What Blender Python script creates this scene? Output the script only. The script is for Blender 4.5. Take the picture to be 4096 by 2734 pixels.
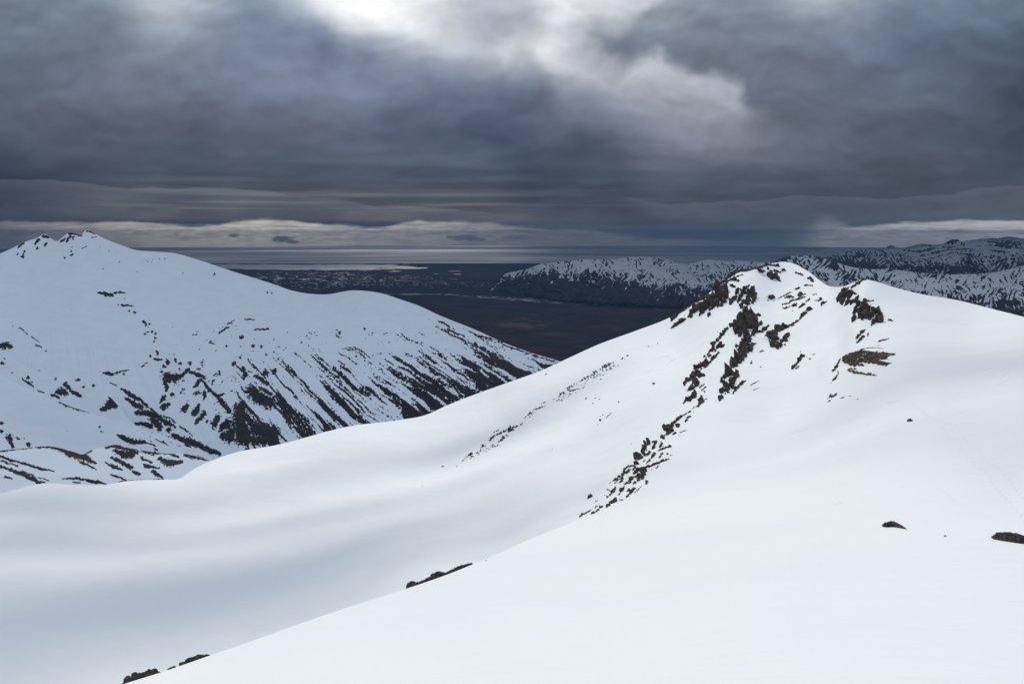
import bpy, bmesh, math, random
import numpy as np
from mathutils import Vector
from mathutils.bvhtree import BVHTree

for o in list(bpy.data.objects):
    bpy.data.objects.remove(o)
scene = bpy.context.scene
COL = scene.collection

# ------------------------------------------------------------------ camera
PITCH = math.radians(9.1)
FOC = 2731.0                     # focal length counted in columns of the 4096-wide picture
cam = bpy.data.cameras.new('camera')
cam.lens = 24.0; cam.sensor_width = 36.0
cam.clip_start = 0.5; cam.clip_end = 400000
camo = bpy.data.objects.new('camera', cam)
camo.location = (0, 0, 0)
camo.rotation_euler = (math.pi/2 - PITCH, 0, 0)
COL.objects.link(camo)
scene.camera = camo

# ------------------------------------------------------------------ world, sun, exposure
SUN_EL = math.radians(38); SUN_AZ = math.radians(-6)     # azimuth from +Y towards +X
world = bpy.data.worlds.new('World'); scene.world = world
world.use_nodes = True
nt = world.node_tree
bg = nt.nodes['Background']
skt = nt.nodes.new('ShaderNodeTexSky'); skt.sky_type = 'NISHITA'; skt.sun_disc = False
skt.sun_elevation = SUN_EL; skt.sun_rotation = SUN_AZ; skt.altitude = 1100
nt.links.new(skt.outputs[0], bg.inputs[0]); bg.inputs[1].default_value = 0.05
SUN_DIR = np.array([math.sin(SUN_AZ)*math.cos(SUN_EL), math.cos(SUN_AZ)*math.cos(SUN_EL), math.sin(SUN_EL)])
sun = bpy.data.lights.new('sun', 'SUN'); sun.energy = 2.1; sun.angle = math.radians(0.53)
sun.color = (1.0, 0.94, 0.79)
suno = bpy.data.objects.new('sun', sun)
suno.rotation_euler = Vector(SUN_DIR).to_track_quat('Z', 'Y').to_euler()
COL.objects.link(suno)
scene.view_settings.view_transform = 'Standard'
scene.view_settings.look = 'None'
scene.view_settings.exposure = 0.0
scene.view_settings.gamma = 1.0
scene.cycles.volume_bounces = 0
scene.cycles.max_bounces = 6

# ------------------------------------------------------------------ numpy helpers
cp, sp = math.cos(PITCH), math.sin(PITCH)
def ray(px, py):
    px = np.asarray(px, float); py = np.asarray(py, float)
    a = (px - 2048)/FOC; b = (1367 - py)/FOC
    return np.stack([a + 0*b, cp + b*sp, -sp + b*cp + 0*a], -1)
def world_pt(px, py, Y):                     # point on the sight line through a picture position, Y metres north
    d = ray(px, py)
    return d/d[..., 1:2]*np.asarray(Y, float)[..., None]
def project(P):
    f = P[..., 1]*cp - P[..., 2]*sp
    u = P[..., 1]*sp + P[..., 2]*cp
    f = np.maximum(f, 1e-3)
    return 2048 + FOC*P[..., 0]/f, 1367 - FOC*u/f
_rng = np.random.RandomState(7)
PERM = _rng.permutation(4096).astype(np.int64)
GA = _rng.rand(4096)*2*math.pi
GX, GY = np.cos(GA), np.sin(GA)
def pn(x, y, seed=0):                        # gradient noise, about -1..1
    xi = np.floor(x).astype(np.int64); yi = np.floor(y).astype(np.int64)
    xf = x - xi; yf = y - yi
    def g(ix, iy, dx, dy):
        h = PERM[(PERM[(ix + seed*131) & 4095] + iy) & 4095]
        return GX[h]*dx + GY[h]*dy
    u = xf*xf*xf*(xf*(xf*6 - 15) + 10); v = yf*yf*yf*(yf*(yf*6 - 15) + 10)
    a = g(xi, yi, xf, yf); b = g(xi+1, yi, xf-1, yf)
    c = g(xi, yi+1, xf, yf-1); d = g(xi+1, yi+1, xf-1, yf-1)
    return ((a + (b-a)*u) + ((c + (d-c)*u) - (a + (b-a)*u))*v)*1.5
def fbm(x, y, seed=0, o=5, gain=0.5):
    s = 0; a = 1; t = 0
    for k in range(o):
        s = s + a*pn(x*2**k + 17.3*k, y*2**k - 9.1*k, seed + k); t += a; a *= gain
    return s/t
def ridged(x, y, seed=0, o=4, gain=0.55):
    s = 0; a = 1; t = 0
    for k in range(o):
        s = s + a*(1 - np.abs(pn(x*2**k + 5.7*k, y*2**k + 3.3*k, seed + k))*2); t += a; a *= gain
    return s/t
def sm(a, b, x):
    t = np.clip((x - a)/(b - a), 0, 1); return t*t*(3 - 2*t)
def curve(pts):                               # smooth curve y(x) through points
    pts = np.array(sorted(pts), float); X, Y = pts[:, 0], pts[:, 1]
    m = np.gradient(Y, X)
    def f(x):
        x = np.asarray(x, float)
        xc = np.clip(x, X[0], X[-1])
        i = np.clip(np.searchsorted(X, xc) - 1, 0, len(X)-2)
        h = X[i+1] - X[i]; t = (xc - X[i])/h
        y = (2*t**3 - 3*t**2 + 1)*Y[i] + (t**3 - 2*t**2 + t)*h*m[i] + (-2*t**3 + 3*t**2)*Y[i+1] + (t**3 - t**2)*h*m[i+1]
        return y + (x - xc)*np.where(x < X[0], m[0], m[-1])
    return f
class TPS:                                    # thin-plate interpolation of scattered values
    def __init__(s, pts, vals, sc=1000.0, lam=0.0, ay=1.0):
        s.sc = sc; s.ay = ay
        P = np.array(pts, float)/sc; P = P*[1, ay]; V = np.array(vals, float)
        if V.ndim == 1: V = V[:, None]
        n = len(P); K = s.k(P, P) + lam*np.eye(n)
        Q = np.hstack([np.ones((n, 1)), P])
        A = np.block([[K, Q], [Q.T, np.zeros((3, 3))]])
        s.w = np.linalg.solve(A, np.vstack([V, np.zeros((3, V.shape[1]))])); s.P = P
    def k(s, a, b):
        r2 = ((a[:, None, :] - b[None, :, :])**2).sum(-1) + 1e-9
        return 0.5*r2*np.log(r2)
    def __call__(s, x, y):
        sh = np.shape(x)
        q = np.stack([np.ravel(x)/s.sc, np.ravel(y)/s.sc*s.ay], -1)
        out = np.empty((len(q), s.w.shape[1]))
        for i in range(0, len(q), 60000):
            c = q[i:i+60000]
            out[i:i+60000] = s.k(c, s.P) @ s.w[:-3] + np.hstack([np.ones((len(c), 1)), c]) @ s.w[-3:]
        return out.reshape(sh + (-1,)) if out.shape[1] > 1 else out.reshape(sh)
def seg_dist(x, y, x0, y0, x1, y1, w0, w1):   # distance to a stroke divided by its half width
    dx, dy = x1-x0, y1-y0
    t = np.clip(((x-x0)*dx + (y-y0)*dy)/(dx*dx + dy*dy + 1e-9), 0, 1)
    return np.hypot(x - x0 - t*dx, y - y0 - t*dy)/(w0 + (w1-w0)*t)
def poly_sd(x, y, P):                         # signed distance to a polygon (inside negative)
    d = np.full(np.shape(x), 1e9); ins = np.zeros(np.shape(x), bool)
    n = len(P)
    for i in range(n):
        x0, y0 = P[i]; x1, y1 = P[(i+1) % n]
        d = np.minimum(d, seg_dist(x, y, x0, y0, x1, y1, 1, 1))
        if y0 != y1:
            c = ((y0 > y) != (y1 > y)) & (x < (x1-x0)*(y-y0)/(y1-y0) + x0)
            ins ^= c
    return np.where(ins, -d, d)

# ------------------------------------------------------------------ mesh helpers
def grid_faces(nr, nc, off=0):
    i = np.arange(nr-1)[:, None]*nc + np.arange(nc-1)[None, :] + off
    return np.stack([i, i+1, i+1+nc, i+nc], -1).reshape(-1, 4)
def make_mesh(name, V, F, mat, attrs=None, smooth=True):
    V = np.asarray(V, np.float32).reshape(-1, 3); F = np.asarray(F, np.int32)
    k = F.shape[1]
    me = bpy.data.meshes.new(name)
    me.vertices.add(len(V)); me.vertices.foreach_set('co', V.ravel())
    me.loops.add(F.size); me.loops.foreach_set('vertex_index', F.ravel())
    me.polygons.add(len(F))
    me.polygons.foreach_set('loop_start', np.arange(0, F.size, k, dtype=np.int32))
    me.polygons.foreach_set('loop_total', np.full(len(F), k, np.int32))
    me.polygons.foreach_set('use_smooth', np.full(len(F), smooth, bool))
    me.update(calc_edges=True); me.validate()
    for an, av in (attrs or {}).items():
        av = np.asarray(av, np.float32)
        if av.ndim == 2:
            at = me.attributes.new(an, 'FLOAT_VECTOR', 'POINT'); at.data.foreach_set('vector', av.ravel())
        else:
            at = me.attributes.new(an, 'FLOAT', 'POINT'); at.data.foreach_set('value', av.ravel())
    if mat: me.materials.append(mat)
    return me
def link(name, me, label=None, cat=None, group=None, kind=None, loc=None, parent=None):
    o = bpy.data.objects.new(name, me); COL.objects.link(o)
    if loc is not None: o.location = loc
    if parent: o.parent = parent
    if label: o['label'] = label
    if cat: o['category'] = cat
    if group: o['group'] = group
    if kind: o['kind'] = kind
    return o

# ------------------------------------------------------------------ materials
def new_mat(name):
    m = bpy.data.materials.new(name); m.use_nodes = True
    n = m.node_tree; b = n.nodes['Principled BSDF']
    return m, n, b
def N(n, t, **kw):
    x = n.nodes.new(t)
    for k, v in kw.items(): setattr(x, k, v)
    return x
def ramp(n, src, stops, interp='LINEAR'):
    r = N(n, 'ShaderNodeValToRGB'); r.color_ramp.interpolation = interp
    e = r.color_ramp.elements
    while len(e) > 1: e.remove(e[0])
    e[0].position = stops[0][0]; e[0].color = (*stops[0][1], 1)
    for p, c in stops[1:]:
        q = e.new(p); q.color = (*c, 1)
    n.links.new(src, r.inputs[0]); return r
def noise(n, scale, detail=5, rough=0.55, vec=None):
    x = N(n, 'ShaderNodeTexNoise'); x.inputs['Scale'].default_value = scale
    x.inputs['Detail'].default_value = detail; x.inputs['Roughness'].default_value = rough
    if vec: n.links.new(vec, x.inputs['Vector'])
    return x
def mapping(n, scale, rot=(0, 0, 0)):
    tc = N(n, 'ShaderNodeTexCoord'); mp = N(n, 'ShaderNodeMapping')
    mp.inputs['Scale'].default_value = scale; mp.inputs['Rotation'].default_value = rot
    n.links.new(tc.outputs['Object'], mp.inputs[0]); return mp.outputs[0]

def snow_mat(name, fine=True, bump_scale=1.0):
    m, n, b = new_mat(name)
    b.inputs['Roughness'].default_value = 0.75
    b.inputs['Specular IOR Level'].default_value = 0.15
    # wind crust: long low ripples at several sizes
    v1 = mapping(n, (0.10, 0.5, 0.3), (0, 0, 0.5)); a1 = noise(n, 1.0*bump_scale, 8, 0.6, v1)
    v2 = mapping(n, (0.008, 0.03, 0.02), (0, 0, 0.3)); a2 = noise(n, 1.0*bump_scale, 4, 0.5, v2)
    c = ramp(n, a2.outputs[0], [(0.3, (0.85, 0.87, 0.90)), (0.7, (0.90, 0.91, 0.92))])
    n.links.new(c.outputs[0], b.inputs['Base Color'])
    bp = N(n, 'ShaderNodeBump'); bp.inputs['Strength'].default_value = 0.4; bp.inputs['Distance'].default_value = 0.35
    n.links.new(a1.outputs[0], bp.inputs['Height'])
    v3 = mapping(n, (0.03, 0.11, 0.06), (0, 0, 0.4)); a3 = noise(n, 1.0, 6, 0.55, v3)
    b3 = N(n, 'ShaderNodeBump'); b3.inputs['Strength'].default_value = 0.35; b3.inputs['Distance'].default_value = 1.2
    n.links.new(a3.outputs[0], b3.inputs['Height']); n.links.new(bp.outputs[0], b3.inputs['Normal'])
    n.links.new(b3.outputs[0], b.inputs['Normal'])
    return m
M_SNOW = snow_mat('snow')

def snow_rock_mat(name, snow, rock_a, rock_b, rscale, lo=0.44, hi=0.56, tint=None):
    m, n, b = new_mat(name)
    b.inputs['Roughness'].default_value = 0.85
    b.inputs['Specular IOR Level'].default_value = 0.12
    at = N(n, 'ShaderNodeAttribute', attribute_name='rock')
    nz = noise(n, rscale, 6, 0.6, mapping(n, (1, 1, 1)))
    rc = ramp(n, nz.outputs[0], [(0.3, rock_a), (0.7, rock_b)])
    col = rc.outputs[0]
    if tint:
        a2 = N(n, 'ShaderNodeAttribute', attribute_name='tint')
        mt = N(n, 'ShaderNodeMix', data_type='RGBA'); n.links.new(a2.outputs['Fac'], mt.inputs[0])
        n.links.new(col, mt.inputs[6]); mt.inputs[7].default_value = (*tint, 1); col = mt.outputs[2]
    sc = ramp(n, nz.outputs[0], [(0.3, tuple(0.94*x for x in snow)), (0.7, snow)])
    r = N(n, 'ShaderNodeMapRange'); r.interpolation_type = 'SMOOTHSTEP'
    r.inputs[1].default_value = lo; r.inputs[2].default_value = hi
    n.links.new(at.outputs['Fac'], r.inputs[0])
    mx = N(n, 'ShaderNodeMix', data_type='RGBA')
    n.links.new(r.outputs[0], mx.inputs[0]); n.links.new(sc.outputs[0], mx.inputs[6]); n.links.new(col, mx.inputs[7])
    n.links.new(mx.outputs[2], b.inputs['Base Color'])
    return m
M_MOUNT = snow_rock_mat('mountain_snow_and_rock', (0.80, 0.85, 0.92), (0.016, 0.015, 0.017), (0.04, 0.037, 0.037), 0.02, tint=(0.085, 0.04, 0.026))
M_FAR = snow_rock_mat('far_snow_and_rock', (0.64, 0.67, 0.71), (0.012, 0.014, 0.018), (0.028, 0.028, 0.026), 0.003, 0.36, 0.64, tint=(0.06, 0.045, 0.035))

def rock_mat(name, c0, c1, c2, scale=0.6):
    m, n, b = new_mat(name)
    b.inputs['Roughness'].default_value = 0.8
    b.inputs['Specular IOR Level'].default_value = 0.25
    v = mapping(n, (1, 1, 0.6))
    a = noise(n, scale, 8, 0.65, v)
    c = ramp(n, a.outputs[0], [(0.3, c0), (0.5, c1), (0.72, c2)])
    n.links.new(c.outputs[0], b.inputs['Base Color'])
    w = noise(n, scale*2.2, 8, 0.7, mapping(n, (1, 1, 0.25)))
    bp = N(n, 'ShaderNodeBump'); bp.inputs['Strength'].default_value = 0.8; bp.inputs['Distance'].default_value = 0.5
    n.links.new(w.outputs[0], bp.inputs['Height']); n.links.new(bp.outputs[0], b.inputs['Normal'])
    return m
M_ROCK = rock_mat('dark_brown_basalt', (0.026, 0.019, 0.018), (0.06, 0.045, 0.041), (0.13, 0.10, 0.09))
M_NEAR = rock_mat('near_grey_brown_rock', (0.03, 0.024, 0.022), (0.07, 0.056, 0.05), (0.19, 0.16, 0.145), 3.5)
M_MOSS = rock_mat('mossy_gravel', (0.026, 0.02, 0.016), (0.065, 0.046, 0.027), (0.14, 0.10, 0.05), 0.25)

# ------------------------------------------------------------------ outlines (picture columns/rows of the 4096 x 2734 photograph)
crestA = curve([(300, 2800), (497, 2733), (671, 2678), (838, 2620), (1000, 2564), (1200, 2492), (1400, 2424), (1621, 2354), (1789, 2296), (1985, 2215),
                (2100, 2163), (2312, 2077), (2475, 2001), (2582, 1937), (2750, 1860), (3000, 1790), (3100, 1752), (3200, 1680), (3300, 1593),
                (3350, 1530), (3385, 1430), (3410, 1290), (3440, 1160), (3466, 1113), (3564, 1145), (3692, 1177), (3820, 1198), (3990, 1240),
                (4096, 1267), (4400, 1360), (4900, 1540)])
crestR = curve([(3440, 1117), (3466, 1117), (3510, 1127), (3564, 1145), (3692, 1177), (3820, 1198), (3990, 1240), (4096, 1267), (4400, 1360), (4900, 1540)])
silB = curve([(-900, 2090), (-400, 2030), (0, 1972), (178, 1932), (300, 1938), (426, 1937), (506, 1923), (640, 1917), (721, 1911), (773, 1876), (843, 1843), (937, 1810),
              (1103, 1779), (1407, 1702), (1600, 1678), (1699, 1660), (1794, 1618), (2032, 1529), (2151, 1487), (2300, 1419), (2370, 1387),
              (2540, 1323), (2681, 1268), (2753, 1226), (2838, 1170), (2890, 1128), (2945, 1090), (3030, 1070), (3073, 1058), (3137, 1047),
              (3172, 1053), (3224, 1079), (3317, 1143), (3368, 1146), (3419, 1127), (3445, 1118), (3468, 1117), (3520, 1145), (3600, 1230)])
YA = TPS([(400, 2734), (1200, 2734), (2048, 2734), (3000, 2734), (4096, 2734), (4900, 2734),
          (838, 2620), (1621, 2354), (2100, 2163), (2312, 2077), (2582, 1937), (3100, 1752), (3300, 1593), (3385, 1440), (3410, 1290), (3466, 1113),
          (3560, 2105), (4050, 2155), (3640, 1680), (3900, 1500), (4096, 1600), (4096, 1267), (3692, 1177), (4700, 1460), (4096, 1950), (4800, 2100),
          (3000, 2400), (3600, 1400), (2048, 2450), (3900, 1290), (3466, 1250)],
         np.log([26, 21, 17, 16, 17, 19, 34, 60, 100, 130, 170, 230, 280, 340, 400, 490,
                 62, 52, 165, 225, 160, 390, 470, 250, 88, 50, 30, 310, 34, 390, 420]))
YB = TPS([(-900, 2090), (0, 1972), (426, 1937), (721, 1911), (843, 1843), (1103, 1779), (1407, 1702), (1699, 1660), (2032, 1529), (2300, 1419),
          (2540, 1323), (2753, 1226), (2890, 1128), (3030, 1068), (3137, 1047), (3224, 1079), (3317, 1145), (3440, 1118), (3375, 1147), (3390, 1210), (3340, 1320),
          (0, 2300), (0, 2734), (700, 2734), (800, 2300), (1400, 2500), (1500, 2000), (1000, 1950), (2000, 1900), (2000, 2200), (1700, 2330), (2312, 2060),
          (2582, 1900), (2875, 1600), (3100, 1735), (3300, 1560), (3365, 1400), (3000, 1500), (2900, 1300), (3100, 1200), (3250, 1250), (2600, 1500),
          (2300, 1700), (2000, 1700), (1700, 1800), (2500, 1750), (2350, 1900), (2700, 1400), (-900, 2734)],
         np.log([400, 420, 450, 480, 520, 560, 600, 640, 680, 720, 745, 750, 750, 770, 800, 745, 640, 510, 545, 470, 420,
                 240, 145, 115, 235, 125, 345, 430, 330, 160, 130, 150,
                 205, 310, 250, 290, 355, 370, 560, 660, 540, 480, 430, 540, 510, 310, 250, 590, 170]), lam=1e-4)

def back_rows(P, steps, drops):               # carry a sheet over its skyline and down the far side
    S = P[-1]
    h = S[:, :2]/np.linalg.norm(S[:, :2], axis=1, keepdims=True)
    tan = P[-1] - P[-2]
    out = []
    for s, d in zip(steps, drops):
        Q = S.copy(); Q[:, :2] += h*s; Q[:, 2] -= d + s*np.maximum(-S[:, 2]/np.linalg.norm(S[:, :2], axis=1), 0)
        out.append(Q)
    return np.concatenate([P, np.array(out)], 0)

# ------------------------------------------------------------------ near snow slope (the ridge the camera stands on)
X_JOIN = 2436.0            # right of here slope, crest and bowl are one unbroken sheet
def z_near(x, y, Y, fade):
    amp = np.clip(Y/150, 0.1, 1)
    return fade*(amp*(0.9*fbm(x/45, y/70, 3, 3) + 0.10*fbm(x/7, y/11, 11, 3)) + 0.05*amp*np.tanh(fbm(x/30, y/26, 21, 3)*14))
def build_near():
    xs = np.arange(X_JOIN - 9*254, X_JOIN + .1, 9.0); nr = 230
    v = np.linspace(0, 1, nr)
    v = 1 - (1 - v)**1.25
    PX = np.repeat(xs[None], nr, 0)
    top = crestA(PX); bot = np.maximum(3000.0, top + 150)
    PY = bot + (top - bot)*v[:, None]
    Y = np.exp(YA(PX, np.minimum(PY, 2734))) * np.where(PY > 2734, np.exp(-(PY-2734)/700), 1)
    P = world_pt(PX, PY, Y)
    P[..., 2] += z_near(P[..., 0], P[..., 1], Y, sm(0, 130, PY - top))
    d = np.array([1.5, 4, 8, 14, 24, 40, 70, 120, 200])
    P = back_rows(P, d*0.5, 0.05*d + 0.010*d**2)
    return P
PA = build_near()
nrA, ncA = PA.shape[:2]
FA = grid_faces(nrA, ncA)
link('snow_slope', make_mesh('snow_slope', PA, FA, M_SNOW), 'smooth snow slope in the foreground', kind='structure')

# ------------------------------------------------------------------ snow bowl and far ridge
def build_bowl():
    xs = np.concatenate([np.arange(-899, 3500, 5.0), np.arange(3500, 4901, 8.0)]); nr = 430
    v = np.linspace(0, 1, nr); v = 1 - (1 - v)**1.15
    PX = np.repeat(xs[None], nr, 0)
    top = np.where(PX < 3467, silB(PX), crestR(PX)); cr = np.where(PX < 3467, crestA(PX), crestR(PX))
    bot = np.minimum(2900, cr + 120); bot = 2900 + (bot - 2900)*sm(300, 1400, PX); bot = np.where(PX > 2200, bot + (3000 - bot)*sm(2200, 2420, PX), bot); bot = np.maximum(bot, top + 40)
    PY = bot + (top-bot)*v[:, None]
    Y = np.exp(YB(PX, PY))
    YAe = np.exp(YA(PX, np.minimum(PY, 2734)))*np.where(PY > 2734, np.exp(-(PY-2734)/700), 1)
    # along the crest the bowl starts at the very edge of the near slope
    cx = np.concatenate([np.arange(2300, 3300, 2.0), np.arange(3300, 3467, .4)]); cy = crestA(cx); cY = np.exp(YA(cx, cy))
    near = np.zeros_like(PX); YN = Y.copy(); soft_ = np.zeros_like(PX)
    for c in np.where((xs > 2300) & (xs < 3560))[0]:
        dd = np.hypot(PX[:, c][:, None] - cx[None], (PY[:, c][:, None] - cy[None])*.8)
        k = dd.argmin(1); d0 = dd[np.arange(len(k)), k]
        near[:, c] = np.exp(-(d0/75)**2)*float(sm(2300, X_JOIN, xs[c])); YN[:, c] = cY[k]*(1 + d0*.0028); soft_[:, c] = np.exp(-(d0/85)**2)*float(sm(X_JOIN + 5, X_JOIN + 130, xs[c])*sm(3550, 3466, xs[c]))
    join = sm(2300, X_JOIN, PX)
    Y = Y*(1-near) + YN*near
    under = np.where(PX < X_JOIN, sm(-12*(1-join), 10, PY - cr), (PY > cr)*1.0)
    under = np.where(PX >= 3466, 1.0, under)
    ratio = 1 + .06*(1-join)
    Yu = np.maximum(Y, YAe*ratio)*(1-join) + YAe*ratio*join
    Y = Y*(1-under) + Yu*under
    L = np.log(Y)
    for k in range(40):
        Lp = np.pad(L, 1, mode='edge'); B_ = (Lp[:-2, 1:-1] + Lp[2:, 1:-1] + Lp[1:-1, :-2] + Lp[1:-1, 2:] + L*2)/6
        L = L*(1-soft_) + B_*soft_
    Y = np.exp(L)
    P = world_pt(PX, PY, Y)
    x, y = P[..., 0], P[..., 1]
    edge = sm(0, .08, 1 - v)[:, None]*0.9 + 0.1
    zb = edge*(1 - .97*near)*(2.2*fbm(x/90, y/120, 31, 3) + 0.25*fbm(x/14, y/20, 37, 3) + 0.35*np.tanh(6*fbm(x/40 + y/160, y/60, 41, 3)))
    zn = z_near(x, y, Y, sm(0, 130, PY - cr))
    wA = np.where(PX < 3466, sm(-50, 50, PY - cr), 1.0)*join
    P[..., 2] += zb*(1-wA) + zn*wA
    d = np.array([4, 10, 20, 40, 80, 150, 300, 600])
    P = back_rows(P, d, 0.06*d + 0.0030*d**2 - 0.0030*np.maximum(d-150, 0)**2)
    return P
PB = build_bowl()
nrB, ncB = PB.shape[:2]
FB = grid_faces(nrB, ncB)
link('snow_ridge', make_mesh('snow_ridge', PB, FB, M_SNOW), 'snow bowl rising to the rocky ridge', kind='structure')

BVH_A = BVHTree.FromPolygons(PA.reshape(-1, 3).tolist(), FA.tolist())
BVH_B = BVHTree.FromPolygons(PB.reshape(-1, 3).tolist(), FB.tolist())
def hit(px, py, far=False):
    d = Vector(ray(px, py)).normalized()
    best = None
    for bv in ((BVH_B,) if far else (BVH_A, BVH_B)):
        h = bv.ray_cast(Vector((0, 0, 0)), d)
        if h[0] is not None and (best is None or h[3] < best[3]): best = h
    return best
def hit_near(px, py, far=False):              # like hit, but slides down to the nearest snow when above a skyline
    for k in range(14):
        h = hit(px, py + k*3, far)
        if h and h[3] < 1500: return h, k*3
    return None, 0

# ------------------------------------------------------------------ left mountain
def stroke_field(X, Y, strokes):
    f = np.full(X.shape, 9.0)
    for S in strokes:
        if len(S) == 1: S = [S[0], (S[0][0]+1, S[0][1], S[0][2])]
        for a, b in zip(S[:-1], S[1:]):
            f = np.minimum(f, seg_dist(X, Y, a[0], a[1], b[0], b[1], a[2], b[2]))
    return f
def z1(l): return [(a/2.135, 850 + b/2.135, c/2.135) for a, b, c in l]
def z2(l): return [(a/2.135, 1300 + b/2.135, c/2.135) for a, b, c in l]

silC = curve([(-900, 1330), (-300, 1130), (0, 1014), (61, 986), (112, 962), (140, 954), (159, 944), (170, 937), (186, 938), (197, 948), (234, 962), (255, 945), (276, 930), (300, 933), (328, 937),
              (340, 922), (350, 919), (365, 926), (379, 934), (431, 960), (482, 979), (539, 998), (609, 1005), (707, 1014), (796, 1040), (885, 1070),
              (960, 1094), (1100, 1138), (1162, 1160), (1258, 1176), (1317, 1176), (1370, 1166), (1407, 1161), (1466, 1164), (1532, 1174), (1600, 1196), (1675, 1222),
              (1752, 1258), (1913, 1323), (2003, 1365), (2120, 1408), (2235, 1443), (2500, 1540)])
YC = TPS([(-900, 1330), (0, 1014), (173, 938), (347, 920), (707, 1014), (1100, 1138), (1258, 1176), (1407, 1161), (1675, 1222), (2003, 1365), (2235, 1443), (2500, 1560),
          (0, 1972), (300, 1300), (300, 1500), (900, 1400), (1200, 1500), (950, 1750), (1600, 1500), (1700, 1700), (2100, 1500), (500, 1900), (0, 1600), (-900, 2000), (1300, 1850), (2300, 1700)],
         np.log([2500, 2700, 2900, 3100, 3000, 2900, 2800, 2700, 2600, 2400, 2300, 2200,
                 1350, 2350, 1950, 2350, 2050, 1650, 2050, 1800, 2000, 1450, 1700, 1300, 1600, 1800]), lam=1e-4)
FEAT = [z1(s) for s in [
    [(830, 688, 4), (870, 695, 8), (910, 705, 16), (950, 705, 16)], [(975, 692, 9), (1005, 685, 6)], [(1020, 682, 7), (1070, 680, 4)],
    [(1040, 785, 7), (1140, 790, 4)], [(1105, 832, 6)], [(1148, 844, 7)], [(1060, 730, 5)], [(600, 828, 5)], [(1010, 785, 4)],
    [(330, 230, 14), (305, 265, 10)], [(370, 200, 12), (410, 208, 9)], [(390, 268, 12), (375, 285, 6)], [(315, 308, 10)], [(210, 327, 11)], [(198, 355, 8)], [(190, 377, 12)], [(150, 352, 7)],
    [(160, 300, 8), (200, 260, 7), (180, 280, 8)], [(590, 180, 9), (640, 180, 10), (690, 188, 9)], [(600, 205, 9), (580, 235, 12), (570, 255, 8)], [(520, 248, 10), (560, 215, 8)], [(625, 220, 9), (640, 205, 6)],
    [(740, 160, 8), (790, 170, 6), (810, 180, 5)], [(780, 212, 4), (820, 212, 3)], [(605, 335, 8)], [(620, 362, 7), (600, 372, 5)], [(550, 390, 8)], [(610, 303, 5)], [(740, 292, 4), (700, 315, 3)], [(855, 295, 4)], [(930, 330, 4)],
    [(1250, 400, 3)], [(1310, 402, 4)], [(1358, 395, 4)], [(1410, 390, 4)], [(1260, 418, 4)], [(1300, 422, 4)], [(1020, 428, 3)], [(880, 485, 4)], [(1825, 527, 7)], [(1560, 520, 4)], [(1435, 474, 3)], [(1168, 513, 3)],
    [(0, 1145, 22), (60, 1135, 28), (85, 1145, 20)], [(10, 1280, 14)], [(5, 1300, 10)],
    [(1215, 920, 12), (1240, 935, 9)], [(1275, 940, 8)], [(1242, 955, 8)], [(1262, 970, 5)], [(1295, 1010, 9)], [(1325, 1035, 9)], [(1243, 1032, 9)], [(1320, 1068, 9), (1340, 1075, 6)], [(1310, 1105, 8)], [(1260, 1012, 5)],
    [(1415, 1400, 14), (1430, 1420, 40), (1500, 1410, 34), (1560, 1385, 14), (1620, 1340, 8)], [(1410, 1465, 16), (1430, 1500, 14), (1420, 1535, 9)],
    [(880, 1385, 6), (920, 1395, 16), (955, 1400, 16)], [(970, 1385, 6), (1030, 1378, 7), (1100, 1355, 4)], [(1000, 1400, 10)], [(1060, 1395, 10)],
    [(2280, 690, 6)], [(2320, 688, 6)],
    [(105, 962, 4)], [(160, 980, 4), (235, 1035, 5)], [(270, 1060, 4), (340, 1110, 3)], [(300, 1130, 6), (350, 1155, 5)], [(395, 1188, 8)],
    [(1780, 1118, 5), (1840, 1118, 3)], [(1930, 1137, 8)], [(2160, 1140, 12)], [(2230, 1150, 10)], [(1870, 1025, 8), (1950, 990, 6)], [(1950, 952, 9), (2000, 925, 4)], [(2060, 1065, 14)],
    [(2180, 1003, 5), (2290, 1000, 8)], [(2090, 912, 6), (2170, 912, 5)],
]] + [z2(s) for s in [
    [(1340, 230, 12), (1350, 250, 12)], [(1280, 265, 8)], [(1430, 310, 18)], [(1500, 300, 14)], [(1540, 330, 12)], [(1400, 355, 14)], [(1380, 405, 12)], [(1320, 290, 7), (1390, 295, 6)], [(1210, 350, 7), (1250, 320, 6)],
    [(1620, 330, 14)], [(1690, 370, 10)], [(1530, 370, 9)],
    [(1620, 400, 10), (1680, 430, 16), (1740, 440, 16)], [(1720, 470, 14), (1650, 540, 8)], [(1740, 490, 14), (1790, 570, 18), (1850, 610, 18), (1900, 660, 22), (1960, 740, 22)],
    [(1400, 640, 20), (1370, 670, 9)], [(1400, 715, 26), (1440, 690, 14)], [(1470, 610, 15)], [(1600, 690, 14), (1570, 740, 22)], [(1690, 700, 16), (1660, 760, 24)], [(1750, 600, 14), (1740, 640, 10)],
    [(1740, 770, 20), (1680, 840, 16)], [(1860, 800, 24), (1830, 860, 26)], [(1900, 900, 26), (1940, 850, 30)], [(1950, 960, 34), (1990, 920, 34)],
    [(2050, 700, 46), (2050, 850, 60), (2080, 960, 64)], [(2150, 560, 40), (2210, 620, 50), (2300, 670, 50)], [(2080, 370, 18), (2090, 450, 20)], [(2000, 330, 16)], [(2200, 900, 60), (2330, 940, 60)], [(2060, 1000, 50), (2180, 1010, 34), (2349, 995, 30)], [(1900, 960, 26), (1980, 1000, 34)],
    [(2180, 440, 16), (2280, 500, 14)], [(2230, 540, 14), (2320, 590, 12)], [(2270, 410, 24)], [(2340, 400, 22)],
]]
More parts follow.
